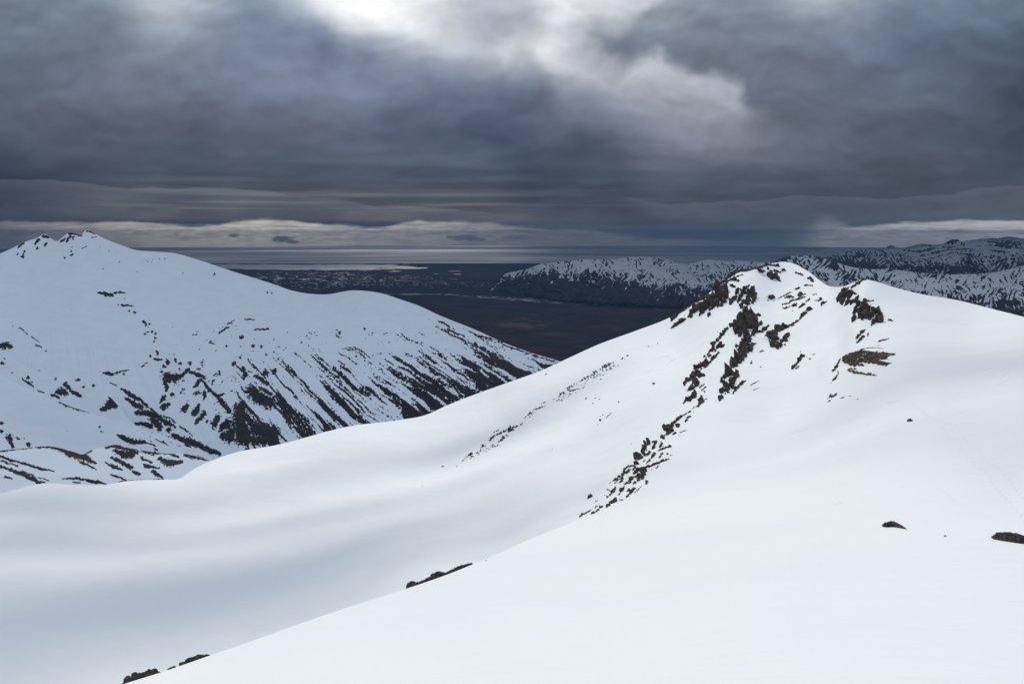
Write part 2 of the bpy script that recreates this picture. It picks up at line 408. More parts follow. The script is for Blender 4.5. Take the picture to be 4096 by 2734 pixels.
FEAT_A = [z2(s) for s in [      # marks on the first spur
    [(240, 450, 12)], [(270, 482, 7)], [(185, 458, 5), (240, 485, 9), (290, 528, 5)], [(260, 560, 5), (310, 575, 5)], [(325, 552, 5), (380, 580, 4)], [(475, 460, 8)],
    [(480, 575, 16), (530, 565, 30), (560, 580, 18)], [(560, 510, 14), (590, 540, 14)], [(600, 560, 16), (680, 600, 14)], [(665, 475, 14)], [(715, 525, 8)], [(800, 520, 9)],
    [(440, 590, 8), (500, 620, 10)], [(20, 325, 14)], [(40, 282, 6)], [(335, 388, 7)], [(100, 410, 6)], [(25, 560, 12)], [(145, 618, 6)], [(760, 445, 4), (830, 465, 5)], [(870, 490, 5)],
    [(950, 650, 34), (910, 700, 26), (870, 725, 18), (990, 680, 20)], [(1030, 680, 10)],
]]
FEAT_B = [z2(s) for s in [      # marks on the second spur
    [(500, 655, 6), (560, 675, 14), (620, 690, 18), (700, 722, 14), (760, 745, 4)],
    [(10, 840, 14)], [(10, 910, 14)], [(80, 960, 26), (90, 1000, 20), (110, 1040, 14)], [(150, 970, 12)], [(240, 1025, 18)], [(205, 970, 6)], [(850, 875, 10)], [(865, 912, 7)], [(570, 900, 4)],
    [(1000, 945, 8), (1060, 970, 20), (1130, 1000, 22), (1180, 1005, 16), (1230, 1005, 16)], [(1255, 1015, 6), (1330, 1035, 6)],
]]
FEAT_M = [z2(s) for s in [      # marks on the slope right of the spurs
    [(940, 520, 4), (1000, 545, 6)], [(1030, 570, 5), (1110, 610, 15), (1190, 650, 12), (1260, 690, 5)], [(1080, 650, 14), (1150, 690, 20), (1210, 720, 22)],
    [(1180, 770, 20), (1260, 770, 26), (1340, 800, 24), (1420, 850, 20), (1500, 885, 10)], [(1190, 660, 6), (1340, 770, 6)], [(1300, 830, 24), (1360, 880, 28)], [(1160, 860, 10), (1250, 875, 16), (1300, 890, 12)], [(1210, 912, 12)],
    [(1300, 960, 16), (1380, 990, 30), (1450, 1010, 36), (1540, 1050, 42), (1640, 1090, 24)], [(1440, 910, 16)], [(1480, 950, 14), (1600, 1000, 24), (1700, 1040, 26), (1800, 1090, 20), (1880, 1120, 12)],
    [(1540, 880, 6), (1600, 920, 7), (1650, 962, 3)], [(1400, 790, 5), (1500, 855, 5)],
]]
FEAT_H = [z2(s) for s in [      # marks on the low hillock
    [(0, 1078, 9), (150, 1055, 7), (280, 1042, 10), (430, 1042, 9)], [(440, 1045, 10), (520, 1062, 16), (600, 1095, 30), (700, 1120, 32), (760, 1150, 20), (820, 1180, 8)], [(690, 1170, 9), (760, 1200, 9), (820, 1230, 4)], [(720, 1090, 10), (780, 1070, 10)],
    [(900, 1040, 10), (960, 1025, 14), (1050, 1050, 16), (1170, 1085, 16)], [(990, 1080, 20), (1080, 1110, 26), (1130, 1110, 22)], [(1220, 1070, 20), (1310, 1085, 22), (1360, 1090, 14)], [(1380, 1080, 9), (1470, 1100, 14), (1530, 1130, 7)],
    [(950, 1125, 8), (1040, 1170, 16), (1120, 1215, 16)], [(900, 1175, 5), (960, 1205, 14), (1040, 1235, 8)], [(1360, 1140, 14), (1430, 1170, 30), (1480, 1180, 20), (1550, 1170, 10)], [(1210, 1140, 10), (1290, 1170, 10)], [(1230, 1200, 12), (1310, 1215, 9), (1360, 1220, 6)],
    [(1140, 1255, 12), (1190, 1280, 12)], [(1310, 1255, 16), (1350, 1285, 14), (1385, 1312, 6)], [(940, 1278, 5), (1030, 1300, 7), (1085, 1328, 5)], [(1580, 1105, 16), (1680, 1125, 16), (1780, 1145, 12)], [(1640, 1130, 20), (1700, 1120, 14)],
    [(0, 1120, 7), (100, 1155, 10), (220, 1190, 8), (330, 1220, 9), (460, 1255, 4)], [(0, 1150, 4), (80, 1185, 6), (150, 1208, 4)], [(0, 1205, 8), (100, 1240, 12), (200, 1275, 14), (270, 1310, 18), (330, 1345, 14), (380, 1348, 4)], [(330, 1305, 3), (420, 1333, 4)],
    [(40, 1290, 10), (100, 1315, 7)], [(530, 1315, 4), (680, 1310, 9), (740, 1330, 9), (830, 1340, 12), (910, 1360, 5)], [(620, 1342, 4), (690, 1345, 5)], [(1010, 1340, 4), (1100, 1330, 5), (1400, 1322, 4)], [(190, 1250, 5), (280, 1280, 5)],
]]

def rockmask(PX, PY, feats, jag=0.42, seed=50, sc=9.0, ang=0.0):
    ca, sa = math.cos(ang), math.sin(ang)
    u = PX*ca + PY*sa; w = -PX*sa + PY*ca
    # distort the strokes so that their edges are ragged
    dx = 7*fbm(PX/24, PY/24, seed+9, 3); dy = 6*fbm(PX/24, PY/24, seed+13, 3)
    f = stroke_field(PX + dx, PY + dy, feats)
    n = fbm(u/(sc*2.0), w/sc, seed, 4)
    n2 = fbm(u/(sc*.9), w/(sc*.35), seed+3, 2)
    return 1.08 - f*0.50 + n*jag*1.6 + n2*.30

def build_mountain():
    parts = []
    def sheet(silf, xs, nr, botf, YF, maskf, zf=None, gamma=1.2, drop=(1.0, 0.6)):
        v = np.linspace(0, 1, nr); v = 1 - (1 - v)**gamma
        PX = np.repeat(xs[None], nr, 0)
        top = silf(PX); bot = botf(PX)
        bot = np.maximum(bot, top + 10)
        PY = bot + (top-bot)*v[:, None]
        Y = YF(PX, PY)
        P = world_pt(PX, PY, Y)
        x, y = P[..., 0], P[..., 1]
        e = sm(0, .06, 1 - v)[:, None]*.85 + .15
        rk = maskf(PX, PY)
        P[..., 2] += e*(zf(PX, PY, x, y) if zf else 9*fbm(x/260, y/260, 61, 4))
        P[..., 2] += 1.2*np.clip(rk*3 - 1.2, 0, 1)*e
        d = np.array([10, 30, 80, 200, 450, 900])
        P = back_rows(P, d, drop[0]*0.25*d + drop[1]*0.0009*d**2)
        def ext(a): return np.concatenate([a, np.repeat(a[-1:], len(d), 0)], 0)
        tint = np.zeros_like(rk)
        return P, ext(rk), ext(tint)
    def maskC(PX, PY):
        yb = silB(PX)
        ytop = curve([(500, 1600), (650, 1480), (850, 1470), (1000, 1440), (1150, 1400), (1400, 1400), (1550, 1370), (1700, 1290), (1850, 1290), (1950, 1340), (2100, 1406), (2235, 1443), (2500, 1540)])(PX)
        d = (PY - ytop)/np.maximum(yb - ytop, 20)
        s = np.arctan2(PY - 478, PX - 178); t = np.hypot(PX - 178, PY - 478)
        warp = 0.005*fbm(PX/90, PY/90, 71, 3)
        st = fbm((s + warp)*56, t/340, 73, 2)*1.0 + 0.85*fbm((s + warp*1.4)*165, t/110, 75, 3) + 0.40*fbm(PX/12, PY/12, 77, 3) + .35*fbm(PX/5, PY/5, 79, 2)
        cover = -0.50 + 0.60*np.clip(d, 0, 1.1)**0.8 + .30*sm(1750, 2050, PX)
        side = sm(820, 960, PX - (PY-1500)*0.25)
        a = 0.5 + (st + cover)*1.5*1.0
        a = np.where(d > -0.03, a, -1)*side + (1-side)*(-1)
        bulge = sm(-.2, .4, d)
        # scattered small outcrops higher up
        sc = fbm(PX/60, PY/30, 81, 3) ; fine = fbm(PX/11, PY/7, 83, 3)
        zone = sm(560, 700, PX)*sm(1240, 1330, PY)*(1-sm(.0, .45, d))*sm(0, 60, PY - silC(PX))
        b = 0.5 + (sc*1.1 + fine*1.0 - 0.62)*2.0*zone - (1-zone)*1.0
        line = 0.5 + (0.75 - np.abs(PY - silC(PX) - 8)/10.0)*0.6 - 1.6*(1 - sm(1650, 2050, PX)) - .3 + fbm(PX/26, PY/6, 85, 2)*0.9
        spurz = sm(560, 640, PX)*(1-sm(900, 980, PX - (PY-1500)*.3))*sm(1420, 1500, PY)
        c = 0.5 + (fbm(PX/34 + PY/60, PY/26, 87, 4)*1.6 + 0.5*fine - 0.50)*1.8*spurz - (1-spurz)
        c = np.where(PX < 600 + (PY-1450)*0.9, -1, c)
        m = np.maximum.reduce([a, b, c, line, rockmask(PX, PY, FEAT, seed=50, sc=5.5), rockmask(PX, PY, FEAT_M, seed=52, sc=5.5, ang=math.radians(30))])
        return np.clip(m, 0, 1)
    xs = np.arange(-900, 2500.1, 2.6)
    def zC(PX, PY, x, y):
        s = np.arctan2(PY - 478, PX - 178)
        gl = sm(1250, 1600, PY)*ridged(s*22, PY/600, 91, 3)*7
        # the second, nearer top at the left and the dip behind it
        return gl + 10*fbm(x/300, y/300, 61, 4)
    parts.append(sheet(silC, xs, 380, lambda X: 2010*(1 - sm(500, 950, X)) + (silB(X) + 40)*sm(500, 950, X), lambda X, Y: np.exp(YC(X, Y)), maskC, zC))
    silCa = curve([(-900, 1180), (-300, 1310), (0, 1412), (117, 1469), (234, 1492), (328, 1501), (389, 1539), (440, 1586), (520, 1680), (640, 1800)])
    silCb = curve([(-900, 1200), (-300, 1380), (0, 1497), (94, 1548), (206, 1588), (234, 1604), (356, 1649), (529, 1698), (679, 1750), (800, 1800), (880, 1850), (1000, 1900)])
    def Ya(X, Y): return np.exp(YC(X, Y))*(0.90 - 0.04*sm(0, 200, Y - silCa(X)))
    def Yb(X, Y): return np.exp(YC(X, Y))*(0.80 - 0.05*sm(0, 250, Y - silCb(X)))
    lf = lambda F, sd, sc: (lambda X, Y: np.clip(rockmask(X, Y, F, seed=sd, sc=sc, ang=math.radians(30)), 0, 1))
    fa = lf(FEAT_A, 54, 5.5)
    fb0 = lf(FEAT_B, 56, 5.5)
    def fb(X, Y):
        # spill of bare scree from the slope on the right onto the spur's lower end
        w = sm(560, 640, X)
        g = 0.5 + (fbm((X*.87+Y*.5)/46, (-X*.5+Y*.87)/13, 95, 4)*1.5 - 0.42)*1.6
        return np.clip(np.maximum(fb0(X, Y), np.where(w > .4, g, 0)), 0, 1)
    parts.append(sheet(silCa, np.arange(-900, 600, 3.0), 150, lambda X: silCb(X) + 60, Ya, fa, lambda PX, PY, x, y: 3*fbm(x/120, y/120, 63, 4), 1.5, (1.2, 1.5)))
    parts.append(sheet(silCb, np.arange(-900, 900, 3.0), 170, lambda X: 0*X + 2000, Yb, fb, lambda PX, PY, x, y: 3*fbm(x/120, y/120, 65, 4), 1.5, (1.2, 1.5)))
    V, F, R, T = [], [], [], []; off = 0
    for P, r, t in parts:
        V.append(P.reshape(-1, 3)); F.append(grid_faces(P.shape[0], P.shape[1], off)); off += P.shape[0]*P.shape[1]
        R.append(r.ravel()); T.append(t.ravel())
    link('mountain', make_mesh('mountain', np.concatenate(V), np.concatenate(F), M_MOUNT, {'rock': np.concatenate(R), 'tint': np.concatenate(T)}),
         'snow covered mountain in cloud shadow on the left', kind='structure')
    # the low hillock in front of the spurs
    silH = curve([(-900, 1850), (-200, 1815), (0, 1801), (100, 1793), (201, 1785), (258, 1796), (300, 1808), (333, 1816), (352, 1806), (370, 1797), (422, 1786), (450, 1779), (468, 1778), (515, 1790), (600, 1806), (656, 1813), (750, 1816), (852, 1846), (1000, 1900)])
    Yh = TPS([(-900, 1850), (0, 1801), (333, 1816), (468, 1778), (852, 1843), (0, 1975), (430, 1940), (720, 1915), (-900, 2050), (900, 1900), (300, 2050)],
             np.log([880, 960, 960, 1020, 980, 800, 850, 870, 780, 900, 760]))
    P, r, t = sheet(silH, np.arange(-900, 960, 2.5), 170, lambda X: 0*X + 2030, lambda X, Y: np.exp(Yh(X, Y)), lf(FEAT_H, 58, 4.5),
                    lambda PX, PY, x, y: 1.5*fbm(x/50, y/50, 67, 4), 1.4, (1.3, 4.0))
    xs = np.arange(-900, 960, 2.5)
    px, py = project(P)
    t = np.clip(1.3 - np.hypot((px-330)/150, (py-1835)/45), 0, 1)*(0.6 + 0.6*fbm(px/14, py/14, 97, 3))
    link('hill', make_mesh('hill', P, grid_faces(P.shape[0], P.shape[1]), M_MOUNT, {'rock': r.ravel(), 'tint': np.clip(t, 0, 1).ravel()}),
         'low rounded hillock with brown bare ground', kind='structure')
build_mountain()

# ------------------------------------------------------------------ lowland plain, lagoon, sea
SEA = -1100.0
COAST = 25000.0
def build_plain():
    xs = np.concatenate([np.arange(-2600, 600, 12.0), np.arange(600, 3300, 3.0), np.arange(3300, 6800, 12.0)])
    # rows chosen in equal steps of apparent height
    yb = np.concatenate([np.arange(1760, 1500, -8.0), np.arange(1500, 1250, -3.0), np.arange(1250, 1110, -1.3), np.arange(1110, 1052.4, -0.75)])
    PX, PY = np.meshgrid(xs, yb)
    d = ray(0*PX + 2048, PY); Y = SEA*d[..., 1]/d[..., 2]
    P = world_pt(PX, PY, Y); P[..., 2] = SEA
    X, Yw = P[..., 0]/1000, P[..., 1]/1000
    # low relief near the mountains
    hill = np.clip(fbm(X/1.6, Yw/1.6, 101, 5) + .12, 0, 1)*220*sm(9.6, 7.0, Yw)*sm(-.5, 2.2, X)
    P[..., 2] += hill
    P[..., 2] += 10*np.clip(fbm(X/2, Yw/2, 103, 4), 0, 1)*sm(20, 12, Yw)
    # water: lagoon, braided river, ponds
    w = np.zeros_like(PX)
    n1 = fbm(PX/160, PY/7, 105, 4)
    lag = np.minimum(PY - 1056 + 4*n1, (1080 - (np.abs(PX-1250)/600)**2*14) - PY + 5*n1)
    lag = np.minimum(lag, (1640 - PX)/12 + 8*n1*3)
    w = np.maximum(w, sm(0, 2.5, lag + 2*fbm(PX/40, PY/3, 107, 3)))
    # speckled margin of pools toward the right
    z = sm(1300, 1450, PX)*sm(1750, 1560, PX)*sm(1058, 1062, PY)*sm(1092, 1084, PY)
    w = np.maximum(w, .8*sm(0.3, 0.36, fbm(PX/90, PY/3.5, 109, 3)*z + .08*z))
    # braided channels
    def braid(cx, cy, rx, ry, sd, thr, f=1.0):
        zz = np.clip(1.25 - np.hypot((PX-cx)/rx, (PY-cy)/ry), 0, 1)
        b = np.abs(fbm(PX/(85*f), PY/(12*f), sd, 3))
        return sm(thr, thr*0.45, b/np.maximum(zz, .05))*sm(0, .2, zz)
    w = np.maximum(w, .85*braid(1230, 1118, 260, 34, 111, .075))
    w = np.maximum(w, .55*braid(1480, 1122, 300, 22, 113, .04))
    w = np.maximum(w, .9*braid(1080, 1113, 60, 10, 115, .12))
    w = np.maximum(w, .6*braid(1700, 1135, 260, 20, 117, .03))
    ponds = sm(.30, .36, fbm(PX/110, PY/7, 119, 3) + .16*np.exp(-((PX-1690)/130)**2 - ((PY-1112)/14)**2) + .06*sm(1350, 1500, PX) - .2)*sm(1150, 1120, PY)*sm(1064, 1072, PY)*sm(2050, 1850, PX)
    w = np.maximum(w, .5*ponds)
    # the river in front of the fell
    rv = curve([(1400, 1168), (1560, 1176), (1770, 1178), (1900, 1186), (2050, 1196), (2200, 1204), (2400, 1212), (2700, 1224), (3200, 1240)])(PX)
    rn = fbm(PX/70, PY/8, 121, 3)
    bed = sm(1, .3, np.abs(PY - rv + 3*rn)/(4 + 9*sm(1800, 2300, PX)))*sm(1480, 1620, PX)
    chan = sm(.10, .04, np.abs(fbm(PX/120, PY/11, 123, 3)))*bed
    w = np.maximum(w, .8*chan)
    # colours of the ground: 0 dark heath, 1 brown, sand for gravel
    brown = np.clip(.18*sm(0, .35, fbm(PX/260, PY/22, 125, 3)) + .55*np.exp(-((PX-1560)/500)**2 - ((PY-1095)/22)**2)
                    + 1.1*sm(.0, .7, .8 - np.hypot((PX-2090)/125, (PY-1298)/28) + 1.3*fbm(PX/80, PY/16, 127, 5))
                    + .6*np.exp(-((PX-2200)/70)**2 - ((PY-1335)/7)**2) + .5*np.exp(-((PX-1250)/120)**2 - ((PY-1160)/9)**2)
                    + .5*np.exp(-((PX-2750)/350)**2 - ((PY-1240)/14)**2), 0, 1)
    sand = np.clip(.55*bed + .20*sm(.15, .5, fbm(PX/170, PY/14, 129, 2)), 0, 1)
    sp_ = sm(.76, .8, fbm(PX/22 + PY/12, PY/6, 131, 3) + .1*fbm(PX/90, PY/40, 133, 2))*sm(1210, 1260, PY)*sm(2000, 2300, PX)
    return P, w.ravel(), brown.ravel(), np.clip(sand, 0, 1).ravel(), sp_.ravel()
mg, n, b = new_mat('lowland_heath_and_water')
an = lambda nm: N(n, 'ShaderNodeAttribute', attribute_name=nm).outputs['Fac']
nz = noise(n, 0.004, 8, 0.65, mapping(n, (1, 1, 1)))
base = ramp(n, nz.outputs[0], [(0.3, (0.016, 0.017, 0.022)), (0.5, (0.026, 0.027, 0.03)), (0.75, (0.045, 0.04, 0.038))])
def mixc(n, fac, a, col):
    m = N(n, 'ShaderNodeMix', data_type='RGBA'); n.links.new(fac, m.inputs[0]); n.links.new(a, m.inputs[6]); m.inputs[7].default_value = (*col, 1); return m.outputs[2]
c = mixc(n, an('brown'), base.outputs[0], (0.10, 0.062, 0.048))
c = mixc(n, an('sand'), c, (0.11, 0.11, 0.11))
c = mixc(n, an('patch'), c, (0.6, 0.63, 0.67))
n.links.new(c, b.inputs['Base Color']); b.inputs['Roughness'].default_value = 0.95; b.inputs['Specular IOR Level'].default_value = 0.02
gl = N(n, 'ShaderNodeBsdfGlossy'); gl.inputs['Roughness'].default_value = 0.42; gl.inputs['Color'].default_value = (0.95, 0.95, 0.92, 1)
ms = N(n, 'ShaderNodeMixShader'); n.links.new(an('water'), ms.inputs[0]); n.links.new(b.outputs[0], ms.inputs[1]); n.links.new(gl.outputs[0], ms.inputs[2])
n.links.new(ms.outputs[0], n.nodes['Material Output'].inputs[0])
Pp, w_, br_, sa_, sp_ = build_plain()
link('plain', make_mesh('plain', Pp, grid_faces(*Pp.shape[:2]), mg, {'water': w_, 'brown': br_, 'sand': sa_, 'patch': sp_}), kind='structure')

def flat(name, mat, x0, y0, x1, y1, z):
    xs = np.linspace(x0, x1, 9); ys = np.linspace(y0, y1, 9); X, Y = np.meshgrid(xs, ys)
    return link(name, make_mesh(name, np.stack([X, Y, 0*X + z], -1), grid_faces(9, 9), mat), kind='structure')
R_OUT = 58500.0
m, n, b = new_mat('dark_ground')
nz = noise(n, 0.003, 8, 0.65, mapping(n, (1, 1, 1)))
c = ramp(n, nz.outputs[0], [(0.3, (0.02, 0.02, 0.024)), (0.7, (0.05, 0.045, 0.042))]); n.links.new(c.outputs[0], b.inputs['Base Color'])
b.inputs['Roughness'].default_value = 0.95
flat('ground', m, -41000, -41000, 41000, 41000, SEA - 12)
m, n, b = new_mat('sea_water')
gl = N(n, 'ShaderNodeBsdfGlossy', distribution='MULTI_GGX')
nz = noise(n, 1.0, 6, 0.6, mapping(n, (0.00007, 0.00035, 1), (0, 0, 0.05)))
c = ramp(n, nz.outputs[0], [(0.36, (0.42, 0.47, 0.52)), (0.5, (0.80, 0.82, 0.83)), (0.62, (1.0, 1.0, 0.97))]); n.links.new(c.outputs[0], gl.inputs['Color'])  # bright and dull streaks of sheen are put into the gloss colour
gl.inputs['Roughness'].default_value = 0.5
n.links.new(gl.outputs[0], n.nodes['Material Output'].inputs[0])
xs = np.linspace(-1, 1, 161)
_a = xs*math.acos(COAST/58500.0)
_V = np.concatenate([np.stack([58500*np.sin(_a), 58500*np.cos(_a), 0*_a + SEA - .8], -1), np.stack([58500*np.sin(_a), 0*_a + COAST - 300, 0*_a + SEA - .8], -1)])
_F = np.array([(i, i+161, i+162, i+1) for i in range(160)])
link('sea', make_mesh('sea', _V, _F, m), kind='structure')

# ------------------------------------------------------------------ fells beyond the plain
def far_sheet(name, label, silp, botp, Yt, Yb, maskf, step=2.5, nr=150, x0=None, x1=None, rough=55, gamma=1.25, tintf=None, jag=1.0, fan=None):
    silf = curve(silp); botf = curve(botp); yt = curve(Yt); yb = curve(Yb)
    xs = np.arange(silp[0][0] if x0 is None else x0, (silp[-1][0] if x1 is None else x1) + .1, step)
    v = np.linspace(0, 1, nr)
    PX = np.repeat(xs[None], nr, 0)
    top = silf(PX) + jag*2.2*fbm(PX/22, 0*PX, 140, 4); bot = np.maximum(botf(PX), top + 6)
    PY = bot + (top-bot)*v[:, None]
    Y = np.exp(np.log(yb(PX)) + (np.log(yt(PX)) - np.log(yb(PX)))*v[:, None]**gamma)
    # buttresses and gullies push the face in and out
    u = PX/70 + 1.4*fbm(PX/120, PY/60, 141, 3)
    Y = Y*(1 - 0.022*ridged(u, PY/120, 143, 4)*sm(0, .2, 1-v)[:, None])
    P = world_pt(PX, PY, Y)
    x, y = P[..., 0], P[..., 1]
    P[..., 2] += rough*fbm(x/900, y/900, 145, 5)*sm(0, .15, 1-v)[:, None]
    rk = np.clip(maskf(PX, PY, v[:, None] + 0*PX), 0, 1)
    ti = tintf(PX, PY) if tintf else 0*rk
    d = np.array([100, 400, 1200, 2500]); P = back_rows(P, d, np.array([8, 80, 400, 1100.])*min(1, 1))
    P[-1, :, 2] = np.minimum(P[-1, :, 2], SEA - 5)
    P[0, :, 2] = np.minimum(P[0, :, 2], SEA - 5) if False else P[0, :, 2]
    ex = lambda a: np.concatenate([a, np.repeat(a[-1:], 4, 0)], 0)
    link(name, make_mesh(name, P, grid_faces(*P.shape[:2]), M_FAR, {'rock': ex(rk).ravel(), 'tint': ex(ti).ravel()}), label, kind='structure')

def slope_streaks(X, Y, sd, k=1.0):
    """snow gullies: streaks leaning one way on some faces and the other way on others"""
    w = 14*fbm(X/60, Y/45, sd + 20, 3); x = X + w; y = Y*1.15
    s1 = fbm((x + .75*y)/(9*k), (y - .75*x)/(34*k), sd, 3); s2 = fbm((x - .75*y)/(9*k), (y + .75*x)/(34*k), sd + 4, 3)
    m = sm(-.12, .12, fbm(X/75, Y/60, sd + 8, 2))
    return (s1*m + s2*(1-m))*1.7 + .55*fbm(X/7, Y/4, sd + 12, 3) + .7*fbm(X/70, Y/32, sd + 16, 2)
def mE(X, Y, v):
    w = 26*fbm(X/70, Y/50, 151, 3); w2 = 16*fbm(X/60, Y/40, 152, 3)
    a = slope_streaks(X, Y, 400)
    snowline = curve([(1990, 0.95), (2100, .92), (2200, .80), (2400, .70), (2600, .56), (2750, .52), (2900, .55), (3100, .6), (3300, .6)])(X)
    g = ridged((X + .6*w + .25*Y)/30, Y/120, 157, 3)         # gullies keep snow lower down
    cov = -0.04 + 2.6*np.clip(snowline + .10*fbm(X/60, Y/30, 159, 3) + .0 - v, -0.12, .5)
    fing = np.clip(sm(.66, .82, g)*sm(0.03, .35, v)*sm(.25, .1, snowline - v - .2), 0, 1)
    return 0.5 + (a + cov)*1.5 - fing*1.6*sm(-.25, .1, fbm(X/20, Y/28, 160, 3) + .05)
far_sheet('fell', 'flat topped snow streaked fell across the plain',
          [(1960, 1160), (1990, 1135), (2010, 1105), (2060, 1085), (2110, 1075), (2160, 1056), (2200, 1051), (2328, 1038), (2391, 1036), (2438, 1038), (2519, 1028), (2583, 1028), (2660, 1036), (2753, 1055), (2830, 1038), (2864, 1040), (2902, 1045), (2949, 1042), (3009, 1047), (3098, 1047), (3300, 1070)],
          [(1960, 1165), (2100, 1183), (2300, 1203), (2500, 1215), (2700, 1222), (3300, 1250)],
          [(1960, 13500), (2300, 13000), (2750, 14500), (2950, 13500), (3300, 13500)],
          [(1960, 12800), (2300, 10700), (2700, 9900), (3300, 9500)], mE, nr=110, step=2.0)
# rolling lowland behind the ridge on the right and the first fell there
def mF1(X, Y, v):
    w = 22*fbm(X/80, Y/60, 161, 3)
    a = slope_streaks(X, Y, 430, 1.15)
    a = a + .35*sm(3550, 3350, X)*sm(.5, .8, v)
    snl = curve([(3000, .3), (3400, .3), (3600, .42), (3750, .56), (3900, .60), (4096, .56), (4700, .5)])(X)
    return 0.5 + (a - 0.06 + 2.4*np.clip(snl + .12*fbm(X/120, Y/40, 167, 3) - v, -.1, .45))*1.5
far_sheet('fell', 'first rolling fell behind the ridge with patchy snow',
          [(2900, 1075), (3000, 1062), (3060, 1050), (3096, 1042), (3151, 1026), (3200, 1023), (3258, 1024), (3334, 1045), (3394, 1064), (3480, 1075), (3565, 1077), (3650, 1087), (3750, 1096), (3850, 1096), (3950, 1092), (4020, 1080), (4096, 1062), (4300, 1040), (4800, 1060)],
          [(2900, 1220), (3300, 1230), (3600, 1270), (4096, 1330), (4800, 1560)],
          [(2900, 9500), (3250, 9000), (3600, 8500), (4096, 8500), (4800, 8500)],
          [(2900, 8000), (3300, 6500), (4096, 5200), (4800, 4200)], mF1, nr=180, step=2.4, gamma=1.4)
def mF2(X, Y, v):
    w = 22*fbm(X/80, Y/60, 171, 3)
    base = slope_streaks(X, Y, 460, .9)
    crest = curve([(3300, 1036), (3445, 1000), (3671, 991), (3820, 957), (4096, 964), (4800, 980)])(X)
    dpt = Y - crest
    tilt = (X-3820)*0.055
    band = 2.4*fbm(X/120, (dpt - tilt)/9, 177, 3)
    strat = sm(3560, 3720, X)*sm(95, 45, dpt)
    a = base*(1-.45*strat) + strat*(1.1*band*(0.6 + 1.0*fbm(X/45, Y/12, 179, 3)) - .16 + .35*fbm(X/14, Y/6, 181, 3))
    cov = -.06 + .55*sm(.75, .15, v)*(1 - .3*strat) + .35*np.exp(-((X-3500)/120)**2)*sm(.6, .2, v) + .25*sm(3560, 3420, X)
    return 0.5 + (a + cov)*1.5
far_sheet('mountain_range', 'banded snowy mountain range on the right skyline',
          [(3200, 1060), (3280, 1046), (3326, 1036), (3360, 1018), (3390, 1006), (3420, 1004), (3445, 999), (3480, 1003), (3513, 999), (3560, 996), (3620, 997), (3671, 990), (3690, 984), (3700, 982), (3760, 981), (3786, 968), (3805, 958), (3820, 956), (3832, 958), (3845, 965), (3870, 961), (3890, 965), (3905, 962), (3920, 965), (3935, 958), (3955, 964), (3975, 957), (4000, 964), (4033, 957), (4060, 965), (4096, 963), (4300, 975), (4500, 1000), (4800, 1040)],
          [(3200, 1090), (3400, 1100), (3700, 1130), (4096, 1130), (4800, 1110)],
          [(3200, 17500), (3400, 16500), (3820, 14500), (4096, 14000), (4800, 14000)],
          [(3200, 15500), (3400, 13000), (4096, 10500), (4800, 10500)], mF2, nr=130, step=2.0, jag=.7, rough=14)
def mF3(X, Y, v):
    return 0.5 + (fbm(X/40, Y/10, 183, 4) + 0.4*fbm(X/9, Y/4, 184, 3) - .42 + 1.6*np.clip(.5 - v, 0, 1))*1.5  # extra snow cover whitens the plateau, standing in for sunlight on it
far_sheet('plateau', 'distant snow plateau behind the fells, whitened to look sunlit',
          [(3100, 1040), (3198, 1021), (3240, 1010), (3279, 1001), (3317, 990), (3360, 989), (3394, 991), (3458, 1001), (3540, 1003), (3580, 997), (3640, 992), (3700, 988), (3760, 990)],
          [(3100, 1048), (3300, 1040), (3760, 1030)], [(3100, 25000), (3760, 26000)], [(3100, 22000), (3760, 22500)], mF3, nr=60, rough=20, jag=.3)
far_sheet('distant_peaks', 'faint pale peaks on the horizon',
          [(3450, 1010), (3500, 1000), (3540, 990), (3568, 980), (3590, 990), (3640, 985), (3690, 975), (3740, 978), (3790, 975), (3900, 958), (3960, 953), (4000, 951), (4030, 946), (4096, 954), (4300, 975), (4600, 1000)],
          [(3450, 1030), (4600, 1030)], [(3450, 36000), (4600, 36000)], [(3450, 31000), (4600, 31000)], lambda X, Y, v: 0.15 + fbm(X/30, Y/10, 185, 4), nr=40, rough=10, jag=.4)

# ------------------------------------------------------------------ rocks
def hull_lib(n, seed):
    rng = random.Random(seed); lib = []
    for k in range(n):
        bm = bmesh.new()
        npt = rng.randint(11, 17)
        for i in range(npt):
            while True:
                p = Vector((rng.uniform(-1, 1), rng.uniform(-1, 1), rng.uniform(-1, 1)))
                if 0.55 < max(abs(p.x), abs(p.y), abs(p.z))**4 + p.length**2*0.3 and p.length < 1.25: break
            bm.verts.new(p)
        r = bmesh.ops.convex_hull(bm, input=bm.verts)
        bmesh.ops.delete(bm, geom=[g for g in set(r['geom_interior']) | set(r['geom_unused']) if isinstance(g, bmesh.types.BMVert) and g.is_valid], context='VERTS')
        bmesh.ops.triangulate(bm, faces=bm.faces)
        # break the flat faces up once
        bmesh.ops.subdivide_edges(bm, edges=bm.edges, cuts=1, use_grid_fill=True)
        for v in bm.verts:
            v.co *= 1 + rng.uniform(-0.09, 0.07)
        bmesh.ops.triangulate(bm, faces=bm.faces)
        bm.verts.index_update()
        lib.append((np.array([v.co[:] for v in bm.verts]), np.array([[v.index for v in f.verts] for f in bm.faces])))
        bm.free()
    return lib
LIB = hull_lib(28, 5)
RR = np.random.RandomState(11)
def rotm(ax, ang):
    ax = np.array(ax, float); ax /= np.linalg.norm(ax); c, s = math.cos(ang), math.sin(ang)
    K = np.array([[0, -ax[2], ax[1]], [ax[2], 0, -ax[0]], [-ax[1], ax[0], 0]])
    return np.eye(3) + s*K + (1-c)*K @ K
